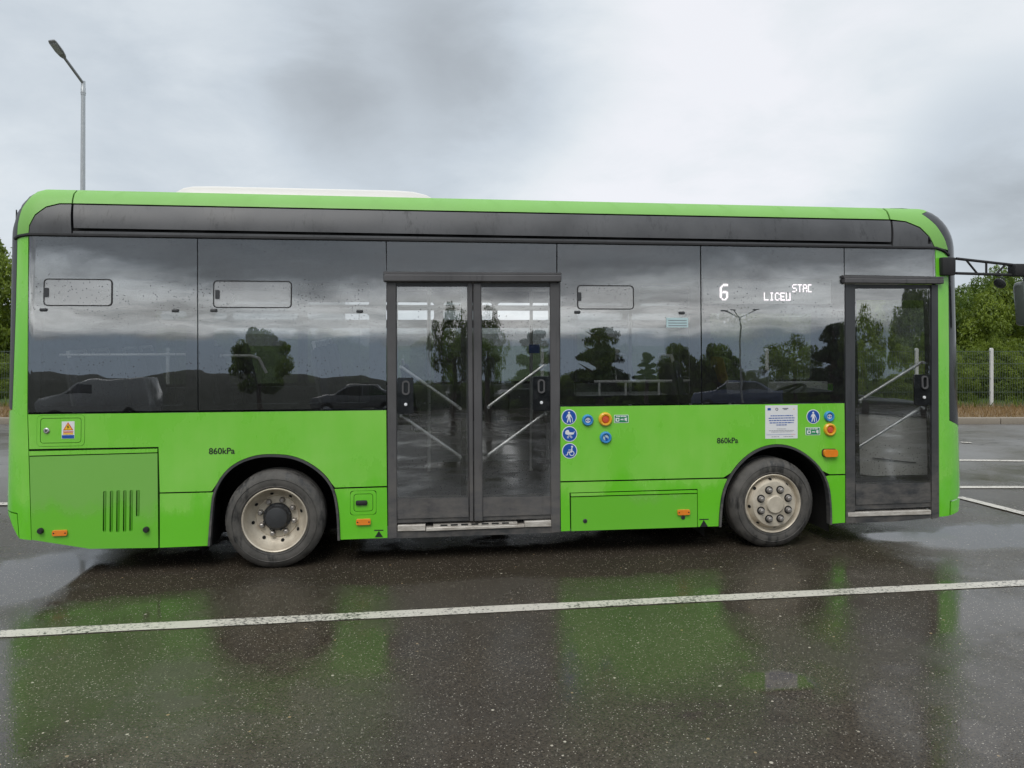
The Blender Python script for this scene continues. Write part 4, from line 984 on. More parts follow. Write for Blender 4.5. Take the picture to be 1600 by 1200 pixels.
def place_seat(x, y, z, flip=False):
    global seat0
    if seat0 is None:
        m = MB().box(-.02, .43, -.22, .22, .38, .45); s = obj('seat', m, 'seat_fabric', bus, bevel=.03, seg=2)
        m = MB(); m.prism([(-.02, .42), (.06, .42), (-.08, 1.08), (-.14, 1.08)], -.21, .21); obj('backrest', m, 'seat_fabric', s, bevel=.025, seg=2)
        m = MB(); m.prism([(-.05, .40), (-.02, .40), (-.14, 1.06), (-.165, 1.06)], -.2, .2); m.box(0, .40, -.18, .18, .34, .38); obj('seat_shell', m, 'seat_shell', s, bevel=.01)
        obj('seat_leg', MB().path([(.2, 0, .28), (.2, 0, .36)], .04, 8), 'seat_shell', s)
        obj('seat_grip', MB().path([(-.12, -.16, 1.05), (-.14, -.16, 1.12), (-.14, .16, 1.12), (-.12, .16, 1.05)], .014, 6), 'pole_white', s)
        seat0 = s
    else: s = dup(seat0, bus)
    s.location = (x, y, z); s.rotation_euler = (0, 0, PI if flip else 0)
for x, y, z, fl in ((-3.3, .38, .55, 0), (-3.3, .85, .55, 0), (-3.3, 1.55, .55, 0), (-3.3, 2.0, .55, 0), (-2.4, .38, .62, 0), (-2.4, .85, .62, 0), (-2.4, 2.0, .62, 0), (-1.45, .40, .62, 0), (-1.45, .86, .62, 0), (-1.5, 2.0, .62, 0), (-1.5, 1.55, .62, 0),
                    (-.75, 2.02, .40, 0), (0.05, 2.02, .40, 0), (1.55, .38, .5, 0), (1.6, 2.0, .45, 0)):
    place_seat(x, y, z, fl)
def pole(pts, r=.017, mat='pole_white'): return obj('grab_pole', MB().path(pts, r, 8), mat, bus)
for px, y in ((-1.18, 1.5), (-.62, 1.75), (.42, 1.65), (1.42, 1.5), (1.95, 1.2), (-2.7, 1.45)): pole([(px, y, .4), (px, y, 2.42)])
for y in (.8, 1.6): pole([(-3.4, y, 2.05), (2.2, y, 2.05)], .015)
pole([(-3.5, .22, (-3.575, 1.649)[1]), ((-2.522, 1.644)[0], .22, (-3.575, 1.649)[1])], .010)
a, b, c_ = (-2.309, 1.638), (-2.071, 1.637), (-1.951, 1.497)
pole([(a[0], .22, a[1]), (b[0], .22, b[1]), (b[0]+.06, .22, b[1]-.02), (c_[0], .22, c_[1])], .012)
zt2 = (0.929, 1.404)[1]
x0, x1 = (0.731, 1.379)[0], (1.645, 1.370)[0]
pr = pole([(x0, .22, zt2), (x1, .22, zt2)], .012)
for t in (.05, .3, .62, .95): obj('rail_post', MB().path([(x0+(x1-x0)*t, .22, zt2), (x0+(x1-x0)*t, .22, zt2-.13)], .010, 6), 'pole_white', pr)
obj('luggage_shelf', MB().box(x0-.15, x1, .13, .75, zt2-.16, zt2-.13), 'interior_grey', bus, bevel=.01)
# ticket machine by the door and small blue plate
p = (0.330, 1.666); obj('blue_plate', MB().box(p[0]-.05, p[0]+.05, .9, .92, p[1]-.04, p[1]+.04), 'sticker_blue', bus)
p = (0.304, 1.368); obj('fire_extinguisher', MB().lathe([(.0001, -.22), (.06, -.22), (.065, -.2), (.065, .15), (.03, .21), (.02, .24), (.0001, .24)], (p[0], .5, .85), 16, axis='z'), 'interior_dark', bus)
# wheelchair bay backrest opposite the door
obj('bay_backrest', MB().box(-.35, .1, W-.24, W-.16, .85, 1.55), 'seat_fabric', bus, bevel=.05, seg=2)
obj('folding_seat', MB().box(.25, .65, W-.26, W-.16, .75, 1.2), 'seat_shell', bus, bevel=.03, seg=2)
# driver's place
obj('dashboard', MB().prism([(3.35, .4), (3.35, 1.12), (3.5, 1.2), (3.95, 1.15), (4.0, .4)], 1.02, W-.2), 'interior_dark', bus, bevel=.02)
st_c = (3.163, 1.226); st_c = (3.12, 1.55, 1.16)
ax = Vector((-.45, 0, .9)).normalized(); e1 = Vector((0, 1, 0)); e2 = ax.cross(e1)
sw = obj('steering_wheel', MB().path([Vector(st_c)+(e1*math.cos(t)+e2*math.sin(t))*.22 for t in [2*PI*i/28 for i in range(29)]], .016, 8, caps=False), 'interior_dark', bus)
m = MB()
for t in (.3, 1.57, 2.84, 4.71): m.path([Vector(st_c), Vector(st_c)+(e1*math.cos(t)+e2*math.sin(t))*.22], .012, 6)
m.path([Vector(st_c), Vector(st_c)-ax*.35], .03, 8); obj('steering_column', m, 'interior_dark', sw)
ds = obj('driver_seat', MB().box(2.35, 2.85, 1.3, 1.8, .78, .92), 'seat_fabric', bus, bevel=.04, seg=2)
obj('backrest', MB().prism([(2.32, .85), (2.45, .85), (2.34, 1.55), (2.24, 1.55)], 1.31, 1.79), 'seat_fabric', ds, bevel=.04, seg=2)
obj('headrest', MB().box(2.21, 2.30, 1.42, 1.68, 1.56, 1.76), 'interior_dark', ds, bevel=.03, seg=2)
obj('seat_cover', MB().prism([(2.29, 1.30), (2.40, 1.30), (2.335, 1.565), (2.225, 1.565)], 1.29, 1.81), 'hivis_yellow', ds, bevel=.02)
obj('cab_partition', MB().box(2.02, 2.05, 1.15, W-.15, .45, 1.35), 'interior_dark', bus)
cg = obj('cab_screen', MB().box(2.03, 2.04, 1.15, W-.15, 1.36, 2.25), 'clear_glass', bus)
cdo = obj('cab_door', MB().box(2.30, 3.50, .95, .98, .42, 1.03), 'interior_light', bus, bevel=.012, seg=2)
obj('door_cap', MB().prism([(2.28, .93), (3.48, .93), (3.92, .36), (4.0, .36), (4.0, 1.0), (2.28, 1.0)], 1.03, 1.16, axis='z'), 'interior_dark', cdo, bevel=.02, seg=2)
obj('door_pocket', MB().prism([(3.05, .98), (3.4, .95), (3.46, .90), (3.46, .55), (3.08, .68), (3.02, .75)], .938, .952), 'interior_light', cdo, bevel=.006)
obj('pull_slot', MB().box(3.30, 3.36, .930, .945, .86, .88), 'interior_dark', cdo)
obj('corner_lining', MB().prism([(3.505, .95), (3.94, .38), (3.97, .38), (3.97, .98), (3.505, .98)], .42, 1.025, axis='z'), 'interior_light', bus, bevel=.01)
obj('lining_trim', MB().prism([(3.62, .775), (3.86, .462), (3.865, .470), (3.625, .783)], .60, .606, axis='z'), 'interior_dark', bus)
obj('fare_machine', MB().box(2.42, 2.66, .95, 1.12, 1.19, 1.45), 'interior_grey', bus, bevel=.02)
obj('driver_side_lining', MB().box(2.36, XR-.06, W-.15, W-.10, .40, 1.24), 'interior_light', bus, bevel=.01)

obj('front_lining', MB().box(XR-.10, XR-.06, .20, W-.25, .46, 1.08), 'interior_light', bus, bevel=.01)
# ---- mirror arm ahead of the front corner
def P3(p, y): return (p[0], y, p[1])
ma = obj('mirror_arm', MB().box((3.807, 2.405)[0], (3.935, 2.406)[0], .03, .10, (3.856, 2.321)[1], (3.856, 2.479)[1]), 'rubber_black', bus, bevel=.012, seg=2)
m = MB()
T0, T1, B0, B1 = (3.949, 2.469), (4.560, 2.414), (3.949, 2.340), (4.560, 2.329)
m.path([P3(T0, .05), P3(T1, .05)], .0125, 8); m.path([P3(B0, .05), P3(B1, .05)], .0125, 8)
for a, b in (((4.042, 2.462), (4.153, 2.339)), ((4.240, 2.445), (4.240, 2.334)), ((4.434, 2.427), (4.334, 2.335))): m.path([P3(a, .05), P3(b, .05)], .010, 6)
obj('arm_truss', m, 'rubber_black', ma)
a, b = (4.484, 2.317), (4.769, 2.428)
obj('arm_head', MB().box(a[0], b[0], .0, .10, a[1], b[1]), 'rubber_black', ma, bevel=.015, seg=2)
a, b = (4.547, 1.878), (4.769, 2.273)
obj('main_mirror', MB().prism([(a[0]+.03, a[1]), (a[0], b[1]-.05), (a[0]+.015, b[1]+.0), (b[0], b[1]), (b[0], a[1])], -.03, .12), 'mirror_shell', ma, bevel=.03, seg=3)
obj('mirror_stem', MB().path([(a[0]+.08, .05, b[1]-.01), (a[0]+.08, .05, b[1]+.07)], .022, 8), 'trim_black', ma)
a = (4.380, 2.254); c3 = Vector(P3(a, .06)); axm = Vector((.75, .25, .6)).normalized()
u1 = axm.cross(Vector((0, 1, 0))).normalized(); u2 = axm.cross(u1)
m = MB(); prof = [(.0001, -.018), (.035, -.015), (.052, -.004), (.052, .006), (.0001, .008)]
m.add([c3+(u1*math.cos(2*PI*k/20)+u2*math.sin(2*PI*k/20))*r+axm*t for r, t in prof for k in range(20)], [(j*20+k, j*20+(k+1) % 20, (j+1)*20+(k+1) % 20, (j+1)*20+k) for j in range(4) for k in range(20)])
b1 = (4.336, 2.327); b2 = (4.424, 2.294); m.path([P3(b1, .05), P3(b2, .05), tuple(c3+axm*.008)], .006, 6)
obj('kerb_mirror', m, 'trim_black', ma)

# ------------------------------------------------------------------ the lot
lot = structure(obj('asphalt', MB().add([(-300, -300, 0), (300, -300, 0), (300, 300, 0), (-300, 300, 0)], [(0, 1, 2, 3)]), 'asphalt', smooth=False))
lines = []
def line(p, q, w):
    z = .004+.002*len(lines); lines.append(w)
    a, b = Vector(p), Vector(q); d = (b-a).normalized(); nrm = Vector((-d.y, d.x))*w/2; m = MB(); n = max(2, int((b-a).length/.35)); vs = []
    for i in range(n+1):
        c = a.lerp(b, i/n)
        for s in (-1, 1):
            e = c+nrm*s*(1+random.uniform(-.07, .07)); vs.append((e.x, e.y, z))
    m.add(vs, [(2*i, 2*i+2, 2*i+3, 2*i+1) for i in range(n)])
    return obj('painted_line', m, 'line', lot, smooth=False)
def ext(p, q, a, b):
    p, q = Vector(p), Vector(q); d = q-p; return tuple(p-d*a), tuple(q+d*b)
l0 = [(-3.279, -1.106), (-2.169, -1.097), (-0.983, -1.070), (0.292, -1.065), (1.280, -1.073), (2.134, -1.063), (3.616, -1.083)]
a, b = Vector(l0[0]), Vector(l0[-1])
line(*ext(l0[0], l0[-1], .5, .5), .115)
for p, q, e0, e1, w in (((6.860, 3.749), (7.711, 3.582), 6., 5., .12), ((5.529, 2.056), (6.283, 1.955), 6., 4., .12), ((5.155, 1.574), (5.264, 0.795), .0, 3., .12), ((8.068, 5.274), (8.135, 5.244), 0., 1., .12), ((-5.150, 2.599), (-4.989, 2.578), 20., 12., .12)):
    line(*ext(p, q, e0, e1), w)

# site frame: u runs along the far kerb, v straight away from it
def site(u, v, z=0.): return (-0.823+math.sin(TH)*v+math.cos(TH)*u, -6.139+math.cos(TH)*v-math.sin(TH)*u, z)
KV = 14.95
kerb = structure(bpy.data.objects.new('kerb', None)); C.objects.link(kerb); kerb.location = site(0, KV); kerb.rotation_euler = (0, 0, -TH)
m = MB(); m.box(-.495, .495, 0, .14, -.05, .125)
ks = obj('kerb_stone', m, 'kerb_concrete', kerb, bevel=.012, seg=2); ks.location = (-16, 0, 0)
for i in range(1, 34):
    c = ks.copy(); C.objects.link(c); c.parent = kerb; c.location = (-16+i, random.uniform(-.006, .006), random.uniform(-.006, .004))
m = MB(); n = 60; vs = []; 
for i in range(n+1):
    for j, v in enumerate((0.14, .6, 1.2, 2., 3., 6., 14., 60.)):
        vs.append((-60+2*i, v, .10+(random.uniform(-.02, .05) if 0 < j < 5 else 0)+(.1 if j > 3 else 0)))
m.add(vs, [(i*8+j, (i+1)*8+j, (i+1)*8+j+1, i*8+j+1) for i in range(n) for j in range(7)])
verge = structure(obj('verge', m, 'soil')); verge.location = site(0, KV); verge.rotation_euler = (0, 0, -TH)
# dry grass and weeds
def blades(name, u0, u1, v0, v1, n, h0, h1, mat, z0=.10, seed=1, w=.012):
    rg = np.random.default_rng(seed)
    bx = rg.uniform(u0, u1, n); by = rg.uniform(v0, v1, n); h = rg.uniform(h0, h1, n); a = rg.uniform(0, 2*PI, n); ln = rg.uniform(.1, .7, n)*h
    dx, dy = np.cos(a)*w/2, np.sin(a)*w/2; la = rg.uniform(0, 2*PI, n)
    v = np.zeros((n, 3, 3)); v[:, 0] = np.stack([bx-dx, by-dy, np.full(n, z0)], 1); v[:, 1] = np.stack([bx+dx, by+dy, np.full(n, z0)], 1)
    v[:, 2] = np.stack([bx+np.cos(la)*ln, by+np.sin(la)*ln, z0+h], 1)
    o = fast_mesh(name, v.reshape(-1, 3), np.arange(3*n).reshape(-1, 3), np.repeat(rg.uniform(0, 1, n), 3), mat)
    o.location = site(0, 0); o.rotation_euler = (0, 0, -TH); return o
def fast_me(name, v, f, tone, mat):
    me = bpy.data.meshes.new(name); k = f.shape[1]
    me.vertices.add(len(v)); me.vertices.foreach_set('co', v.astype(np.float32).ravel())
    me.loops.add(f.size); me.loops.foreach_set('vertex_index', f.astype(np.int32).ravel())
    me.polygons.add(len(f)); me.polygons.foreach_set('loop_start', np.arange(0, f.size, k, dtype=np.int32))
    at = me.attributes.new('tone', 'FLOAT', 'POINT'); at.data.foreach_set('value', tone.astype(np.float32))
    me.materials.append(M[mat]); me.update(calc_edges=True); me.validate(); return me
def fast_mesh(name, v, f, tone, mat):
    o = bpy.data.objects.new(name, fast_me(name, v, f, tone, mat)); C.objects.link(o); return o
stuff(blades('dry_grass', -17, 18, KV+.12, KV+2.4, 34000, .04, .17, 'grass_dry', seed=4))
stuff(blades('weeds', -17, 18, KV+2.0, KV+4.5, 9000, .08, .32, 'leaf_fresh', seed=5, w=.03))

# ------------------------------------------------------------------ fence
FV = 17.1
fence = thing('fence', 'dark wire mesh fence on pale posts along the far kerb behind the bus', 'fence', site(0, FV, .10), -TH)
SP = 1.664; U0 = 10.655-SP*15
pm = MB().box(-.035, .035, -.03, .03, -.05, 1.30).prism([(-.035, 1.30), (.035, 1.30), (.02, 1.325), (-.02, 1.325)], -.03, .03)
post0 = obj('post', pm, 'post_concrete', fence, bevel=.006); post0.location = (U0, 0, 0)
m = MB(); r = .0026
for i in range(29):
    x = .06+i*(SP-.12)/28; m.box(x-r, x+r, -.003, .003, .05, 1.27)
for zz in (.06, .35, .66, .98, 1.25):
    for yy in (-.006, .006): m.box(.04, SP-.04, yy-.003, yy+.003, zz-.004, zz+.004)
mp0 = stuff(obj('mesh_panel', m, 'fence_wire', fence, smooth=False)); mp0.location = (U0, -.04, 0)
for i in range(1, 20):
    for o in (post0, mp0):
        c = o.copy(); C.objects.link(c); c.parent = fence; c.location = (U0+SP*i, o.location.y, 0)

# ------------------------------------------------------------------ trees
def crown_me(name, seed, nclump, per, leaf, shape, mat, flat=0.):
    """A crown of leaf sprays: clumps scattered through a volume of radius 1 and height 1, with gaps between."""
    rg = np.random.default_rng(seed); V = []; T = []
    cs = []
    while len(cs) < nclump:
        p = rg.uniform(-1, 1, 3); zz = (p[2]+1)/2; R = shape(zz)
        d = math.hypot(p[0], p[1])
        if R <= 0 or d > R or (d < R*.45 and rg.random() < .7 and zz < .8): continue
        cs.append((p[0], p[1], zz, R))
    for (cx, cy, cz, R) in cs:
        n = int(per*rg.uniform(.6, 1.4)); rad = rg.uniform(.14, .27)
        g = rg.normal(size=(n, 3)); g /= np.linalg.norm(g, axis=1)[:, None]
        rr = rad*rg.uniform(.45, 1.05, n)**.6
        pos = g*rr[:, None]; pos[:, 2] *= (1-flat)*.62
        pos += np.array([cx, cy, cz])
        nv = g*.6+rg.normal(size=(n, 3))*.55+np.array([0, 0, .45]); nv /= np.linalg.norm(nv, axis=1)[:, None]
        t = np.cross(nv, rg.normal(size=(n, 3))); t /= np.linalg.norm(t, axis=1)[:, None]; b = np.cross(nv, t)
        L = leaf*rg.uniform(.6, 1.25, n)[:, None]; Wd = L*.42
        V.append(np.stack([pos-t*L*.5, pos+b*Wd*.5+nv*L*.06, pos+t*L*.5, pos-b*Wd*.5+nv*L*.06], 1))
        tone = np.clip(rg.normal(.55, .22)+rg.normal(0, .14, n)+(g[:, 2])*.12, 0, 1); T.append(np.repeat(tone, 4))
    V = np.concatenate(V).reshape(-1, 3); T = np.concatenate(T)
    return fast_me(name, V, np.arange(len(V)).reshape(-1, 4), T, mat)
rnd_shape = lambda z: math.sqrt(max(0, 1-((z-.45)/.56)**2))*.97
bush_shape = lambda z: .95*math.sqrt(max(0, 1-max(0, (z-.35)/.66)**2))*(1 if z > .02 else .8)
cone_shape = lambda z: max(0, .95*(1-z)**.8+.05) if z > .03 else .5
tier_shape = lambda z: max(.12, (1-z*.75)*(.62+.38*math.cos(z*2*PI*4.))) if z < 1 else 0
cr = [crown_me('crown', 11+i, 150, 420, .050, bush_shape, 'leaf_fresh') for i in range(2)]+[crown_me('crown', 21, 150, 420, .050, bush_shape, 'leaf_deep')]
cr_round = crown_me('crown', 31, 90, 260, .075, rnd_shape, 'leaf_deep')
cr_tier = crown_me('crown', 43, 120, 190, .070, tier_shape, 'leaf_needle', .7)
cr_thin = crown_me('crown', 47, 60, 150, .070, rnd_shape, 'leaf_deep')
def trunk_mb(h, hc, r, seed, n=7, spread=.7, R=1.):
    rg = random.Random(seed); m = MB()
    m.path([(0, 0, -.05), (rg.uniform(-.05, .05), 0, h*.35), (rg.uniform(-.1, .1), rg.uniform(-.1, .1), h*.6), (0, 0, h*.80)], [r, r*.85, r*.55, r*.15], 8)
    for i in range(n):
        z0 = hc+(h-hc)*(.05+.75*i/n); a = rg.uniform(0, 2*PI); L = R*spread*(1-.5*i/n)
        m.path([(0, 0, z0), (math.cos(a)*L*.5, math.sin(a)*L*.5, z0+L*.25), (math.cos(a)*L, math.sin(a)*L, z0+L*.55)], [r*.4, r*.25, r*.06], 5)
    return m
def tree(name, loc, h, R, hc, crown, label, group=None, seed=0, r=.07, n=7, cat='tree'):
    t = thing(name, label, cat, loc, random.Random(seed).uniform(0, 6.28), group)
    obj('trunk', trunk_mb(h, hc, r, seed, n, .7, R), 'bark', t)
    c = bpy.data.objects.new('crown', crown); C.objects.link(c); c.parent = t; c.location = (0, 0, hc); c.scale = (R, R, h-hc)
    return t
rt = random.Random(5)
HID = 'leafy green tree in the row behind the wire fence, mostly hidden by the bus'
tl = [(-13.9, 20.2, 4.0, 2.0, 0, 'tall leafy tree at the left edge of the photo behind the bus rear'), (-11.2, 21.5, 2.6, 1.6, 1, HID), (-8.4, 20.4, 1.9, 1.3, 2, HID), (-5.2, 21.6, 1.7, 1.3, 0, HID), (-1.6, 20.6, 1.6, 1.2, 2, HID), (2.2, 21.4, 1.7, 1.2, 1, HID),
      (5.4, 20.5, 2.1, 1.3, 2, HID), (7.6, 21.0, 2.7, 1.4, 0, 'yellow green leafy tree seen through the front door glass'), (9.3, 21.4, 3.0, 1.35, 1, 'leafy tree seen through the right half of the front door glass'),
      (11.2, 21.6, 3.25, 1.6, 2, 'dark green leafy tree right behind the pale fence post by the mirror arm'), (12.9, 20.4, 2.8, 1.5, 0, 'bright leafy tree below the small round mirror, over the fence'),
      (14.4, 22.6, 3.25, 1.9, 2, 'dark tree at the right edge of the photo behind the hanging mirror'), (16.6, 21.0, 3.2, 1.8, 1, HID)]
for i, (u, v, h, R, k, lab) in enumerate(tl):
    tree('leafy_tree', site(u, v, .15), h, R, .25, cr[k], lab, 'trees in a row behind the fence', seed=i, r=.08)
# low shrubs at the foot of the fence
shr = [(9.3, 18.6, .9, .7, 'low yellow green shrub behind the fence, seen through the front door'), (10.4, 18.3, 1.05, .6, 'low bright shrub just left of the pale fence post'), (11.6, 18.5, 1.25, .75, 'low shrub right of the pale fence post'), (12.6, 18.4, .8, .6, 'low dark shrub below the hanging mirror at the fence foot'), (-12.6, 18.5, 1.1, .8, 'low shrub at the left edge behind the fence')]
for i, (u, v, h, R, lab) in enumerate(shr):
    s = thing('shrub', lab, 'shrub', site(u, v, .15), rt.uniform(0, 6), 'shrubs along the fence')
    c = bpy.data.objects.new('foliage', cr[i % 2]); C.objects.link(c); c.parent = s; c.scale = (R, R, h)
    obj('stem', MB().path([(0, 0, -.05), (.03, 0, h*.6)], [.02, .008], 5), 'bark', s)
for i in range(14):
    u = 7.6+i*.62 if i < 12 else -13.6+(i-12)*1.1; h = rt.uniform(.75, 1.45); v = 19.0+rt.uniform(-.2, .5)
    s = thing('shrub', 'low leafy shrub in the undergrowth just behind the wire fence', 'shrub', site(u, v, .12), rt.uniform(0, 6), 'undergrowth behind the fence')
    c = bpy.data.objects.new('foliage', cr[i % 3]); C.objects.link(c); c.parent = s; c.scale = (rt.uniform(.6, .85), rt.uniform(.5, .7), h)
    obj('stem', MB().path([(0, 0, -.05), (.03, 0, h*.6)], [.02, .008], 5), 'bark', s)

# ------------------------------------------------------------------ street lamp behind the bus
LV = 17.8
ul, zl = -9.922, 7.462
lamp = thing('street_lamp', 'tall galvanised street lamp with a single angled arm behind the bus rear', 'street lamp', site(ul, LV, .1), -TH)
obj('pole', MB().path([(-.03, 0, 0), (0, 0, zl-.3)], [.068, .046], 14), 'galvanised', lamp)
obj('pole_collar', MB().lathe([(.053, -.30), (.053, -.14), (.047, -.13), (.047, .02), (.0001, .03)], (0, 0, zl), 14, axis='z').lathe([(.058, -.26), (.058, -.235)], (0, 0, zl), 14, axis='z'), 'galvanised', lamp)
LE = LV-.55; u2, z2 = -10.060, 7.964
ax0 = (0, -.02, zl-.02); ax1 = (u2-ul, LE-LV, z2-.1)
obj('arm', MB().path([ax0, ax1], .032, 10), 'lamp_grey', lamp)
d = (Vector(ax1)-Vector(ax0)).normalized(); sd = Vector((d.y, -d.x, 0)).normalized(); upv = sd.cross(d)
if upv.z < 0: upv = -upv
hd = MB(); c0 = Vector(ax1)-d*.05
def ringp(t, w, hh): 
    return [c0+d*t+sd*w*a+upv*hh*b for a, b in ((-1, -.5), (-.8, .6), (0, 1), (.8, .6), (1, -.5), (0, -.6))]
rs = [ringp(0, .042, .04), ringp(.06, .08, .045), ringp(.18, .11, .045), ringp(.40, .11, .04), ringp(.46, .09, .03)]
hd.add([p for r_ in rs for p in r_], [(i*6+k, i*6+(k+1) % 6, (i+1)*6+(k+1) % 6, (i+1)*6+k) for i in range(4) for k in range(6)]+[tuple(range(6)), tuple(24+k for k in range(6))])
lh = obj('lamp_head', hd, 'lamp_grey', lamp, bevel=.01)
b_ = [c0+d*t+sd*w-upv*.036 for t, w in ((.12, -.068), (.12, .068), (.38, .088), (.38, -.088))]
obj('lens', MB().add(b_+[p+upv*.01 for p in b_], [(0, 1, 2, 3), (4, 7, 6, 5), (0, 4, 5, 1), (1, 5, 6, 2), (2, 6, 7, 3), (3, 7, 4, 0)]), 'lamp_lens', lh, smooth=False)

# ------------------------------------------------------------------ what the windows mirror: the lot behind the photographer
m = MB(); n = 90; vs = []; prof = [(0, 0), (2.5, 1.1), (5, 1.9), (9, 2.2), (40, 2.0)]
for i in range(n+1):
    x = -60+i*1.6; k = (1. if x < -3 else max(.12, 1-(x+3)/4.5))*(1+.10*math.sin(x*.35)+.08*math.sin(x*1.1))
    for (dy, hh) in prof: vs.append((x, -38-dy, hh*k-.02))
m.add(vs, [(i*5+j, (i+1)*5+j, (i+1)*5+j+1, i*5+j+1) for i in range(n) for j in range(4)])
structure(obj('embankment', m, 'bank_earth'))
def hill(nm, x0, x1, y, hgt, seed):
    rg = random.Random(seed); m = MB(); n = 60; ph = [rg.uniform(0, 6) for _ in range(4)]; vs = []
    for i in range(n+1):
        t = i/n; x = x0+(x1-x0)*t; env = math.sin(PI*t)**.6
        for j, (dy, k) in enumerate(((0, 0), (30, .5), (70, 1), (140, .2))):
            vs.append((x, y-dy, k*hgt*env*(.6+.25*math.sin(t*7+ph[0])+.15*math.sin(t*17+ph[1]))-.05))
    m.add(vs, [(i*4+j, (i+1)*4+j, (i+1)*4+j+1, i*4+j+1) for i in range(n) for j in range(3)])
    return structure(obj(nm, m, 'bank_earth'))
hill('hills', -260, 60, -170, 7, 2)
def back_tree(nm, c, top, half, Y, crown, lab, hc=.3, seed=0, base=0., r=.14, n=8):
    """c: ground x; top: height of the tip; half: crown radius; Y: metres behind the bus side"""
    return tree(nm, (c, -Y, base), (top-base)*.94, half*.8, hc, crown, lab, 'trees mirrored in the bus windows', seed=seed, r=r, n=n)
back_tree('broad_tree', (-8.284, 2.329)[0], (-8.311, 4.403)[1], 1.75, 34, cr_round, 'dark broad tree mirrored in the second side window', 1.3, 1)
back_tree('broad_tree', (1.238, 2.629)[0], (1.248, 5.230)[1], 1.45, 30, cr_thin, 'loose tree mirrored in the rear door, against the sky', 1.2, 2)
back_tree('bare_tree', (2.667, 2.553)[0], (2.684, 4.910)[1], 1.1, 28, cr_thin, 'thin leafed tree mirrored in the right rear door leaf', 1.5, 3)
back_tree('conifer', (5.368, 2.642)[0], (5.394, 4.784)[1], 1.7, 31, cr_tier, 'dark conifer mirrored at the right rear door edge', .8, 4)
back_tree('conifer', (7.552, 1.364)[0], (7.612, 4.656)[1], 2.0, 27, cr_tier, 'large tiered cedar mirrored in the third side window', .9, 5, r=.2)
back_tree('conifer', (12.499, 1.689)[0], (12.541, 3.575)[1], 1.0, 36, cr_tier, 'small flat topped pine mirrored right of the cedar', 1.6, 6)
back_tree('broad_tree', (13.370, 1.654)[0], (13.417, 3.450)[1], 1.3, 33, cr_round, 'round dark tree mirrored at the right end of the third window', .6, 7)
back_tree('broad_tree', (15.495, 1.636)[0], (15.550, 3.479)[1], 1.5, 33, cr_round, 'round dark tree mirrored under the route number', .6, 8)
back_tree('broad_tree', (18.711, 1.590)[0], (18.796, 3.825)[1], 1.9, 31, cr_thin, 'loose tree mirrored over the driver seat', .9, 9)
back_tree('conifer', (18.060, 1.549)[0], (18.196, 4.768)[1], 1.6, 26, cr_tier, 'tall conifer mirrored beside the front door post', .8, 10, r=.2)
back_tree('broad_tree', (18.814, 1.533)[0], (18.953, 4.613)[1], 1.2, 25, cr_thin, 'dark tree mirrored in the front door glass, its left side', .8, 12)
back_tree('broad_tree', (21.537, 1.510)[0], (21.748, 5.594)[1], 1.6, 25, cr_round, 'tall dark tree mirrored at the top right of the front door', .8, 13)
for i in range(14):
    x = (-0.061, 1.449)[0]+i*2.9+rt.uniform(-.5, .5)
    b_ = thing('bush', 'dark bush of the hedge mirrored along the lower edge of the front side windows', 'bush', (x, -38-rt.uniform(0, 1.5), 0), rt.uniform(0, 6), 'hedge mirrored in the windows')
    c = bpy.data.objects.new('foliage', cr[2]); C.objects.link(c); c.parent = b_; c.scale = (1.9, 1.6, rt.uniform(1.5, 2.3))
    obj('stem', MB().path([(0, 0, -.05), (.03, 0, 1.)], [.05, .02], 5), 'bark', b_)
# three-armed lamp mirrored in the fourth window
Yl = 24; xl, zb_ = (12.764, 1.311); zt3 = (12.853, 4.063)[1]
l3 = thing('area_lamp', 'slim dark lamp post with three arms mirrored in the front side window', 'street lamp', (xl, -Yl, 0))
obj('pole', MB().path([(0, 0, 0), (0, 0, zt3)], [.05, .03], 8), 'lamp_grey', l3)
for dx, dz in ((-.62, .22), (-.25, .30), (.70, .38)):
    a_ = obj('arm', MB().path([(0, 0, zt3-.05), (dx*.4, 0, zt3+dz*.3), (dx, 0, zt3+dz)], .022, 6), 'lamp_grey', l3)
    obj('lamp_head', MB().box(dx-.14, dx+.10, -.06, .06, zt3+dz-.02, zt3+dz+.03), 'lamp_grey', a_, bevel=.01)
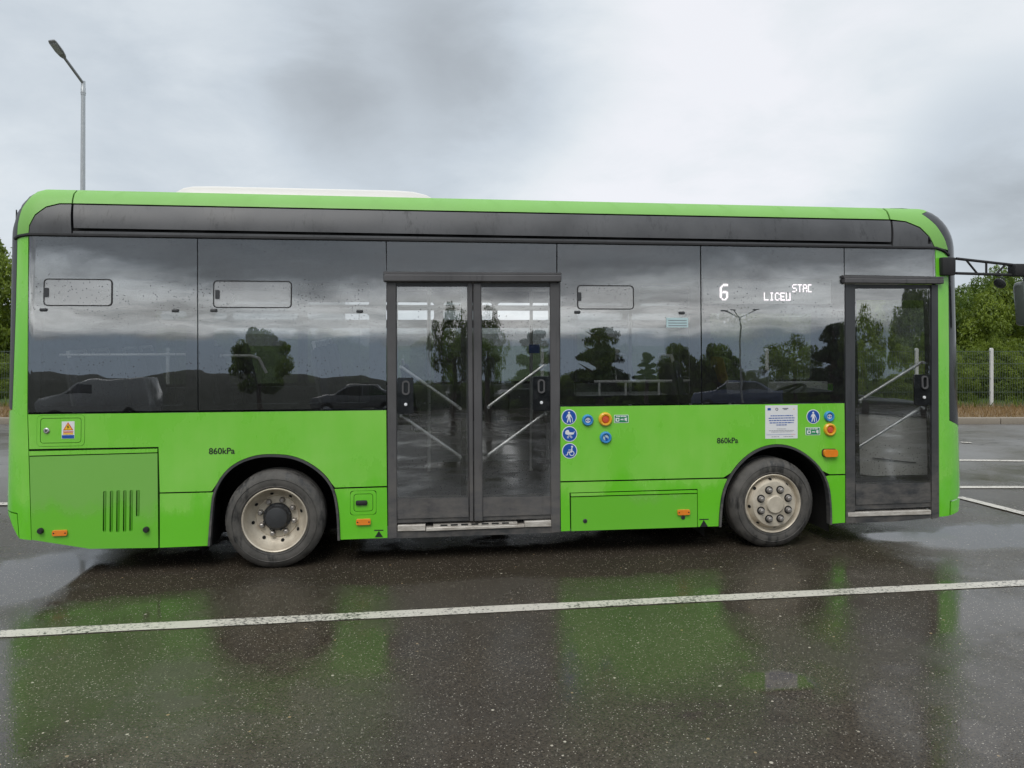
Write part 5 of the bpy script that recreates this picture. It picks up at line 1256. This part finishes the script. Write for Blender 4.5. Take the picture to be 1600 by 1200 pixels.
# vehicles
def vehicle(nm, lab, cat, x, y, body, glass, L, Wd, paint, wx, rz=0):
    t = thing(nm, lab, cat, (x, y, 0), rz, 'vehicles mirrored in the windows')
    obj('body', MB().prism(body, -Wd/2, Wd/2), paint, t, bevel=.07, seg=3)
    for g in glass:
        for s in (-1, 1): obj('window', MB().prism(g, s*(Wd/2+.004), s*(Wd/2-.03)), 'car_glass', t, smooth=False)
    for xx in wx:
        for s in (-1, 1):
            w = obj('wheel', MB().lathe([(.18, 0), (.2, -.02), (.30, -.02), (.32, .01), (.32, .18), (.0001, .18)], (xx, s*(Wd/2-.09)-.09, .32), 24), 'rubber_black', t)
            obj('rim', MB().lathe([(.0001, .0), (.10, -.01), (.19, .012)] if s < 0 else [(.0001, .185), (.19, .183)], (xx, s*(Wd/2-.09)-.09, .32), 16), 'car_silver', w)
    return t
vanb = [(-2.15, .35), (-2.2, .9), (-2.05, 1.05), (-1.25, 1.18), (-.62, 1.72), (-.3, 1.80), (1.85, 1.78), (2.1, 1.2), (2.15, .35)]
vang = [[(-1.1, 1.18), (-.58, 1.64), (-.05, 1.64), (-.05, 1.18)]]
xv = (-13.153, 1.561)[0]
vehicle('van', 'grey panel van mirrored in the rear side window', 'van', xv, -27, vanb, vang, 4.3, 1.8, 'van_white', (-1.4, 1.35))
carb = [(-2.0, .35), (-2.05, .7), (-1.9, .88), (-1.0, .98), (-.45, 1.42), (.9, 1.42), (1.55, 1.0), (1.98, .92), (2.0, .35)]
carg = [[(-.9, 1.0), (-.42, 1.36), (.2, 1.36), (.2, 1.0)], [(.26, 1.0), (.26, 1.36), (.86, 1.36), (1.35, 1.0)]]
xk = (-3.068, 0.895)[0]
vehicle('car', 'dark hatchback mirrored low in the second side window', 'car', xk, -29, carb, carg, 4, 1.75, 'car_dark', (-1.3, 1.25))
xk = (14.270, 1.005)[0]
vehicle('car', 'dark blue hatchback mirrored under the destination display', 'car', xk, -28, carb, carg, 4, 1.75, 'car_blue', (-1.3, 1.25), .4)
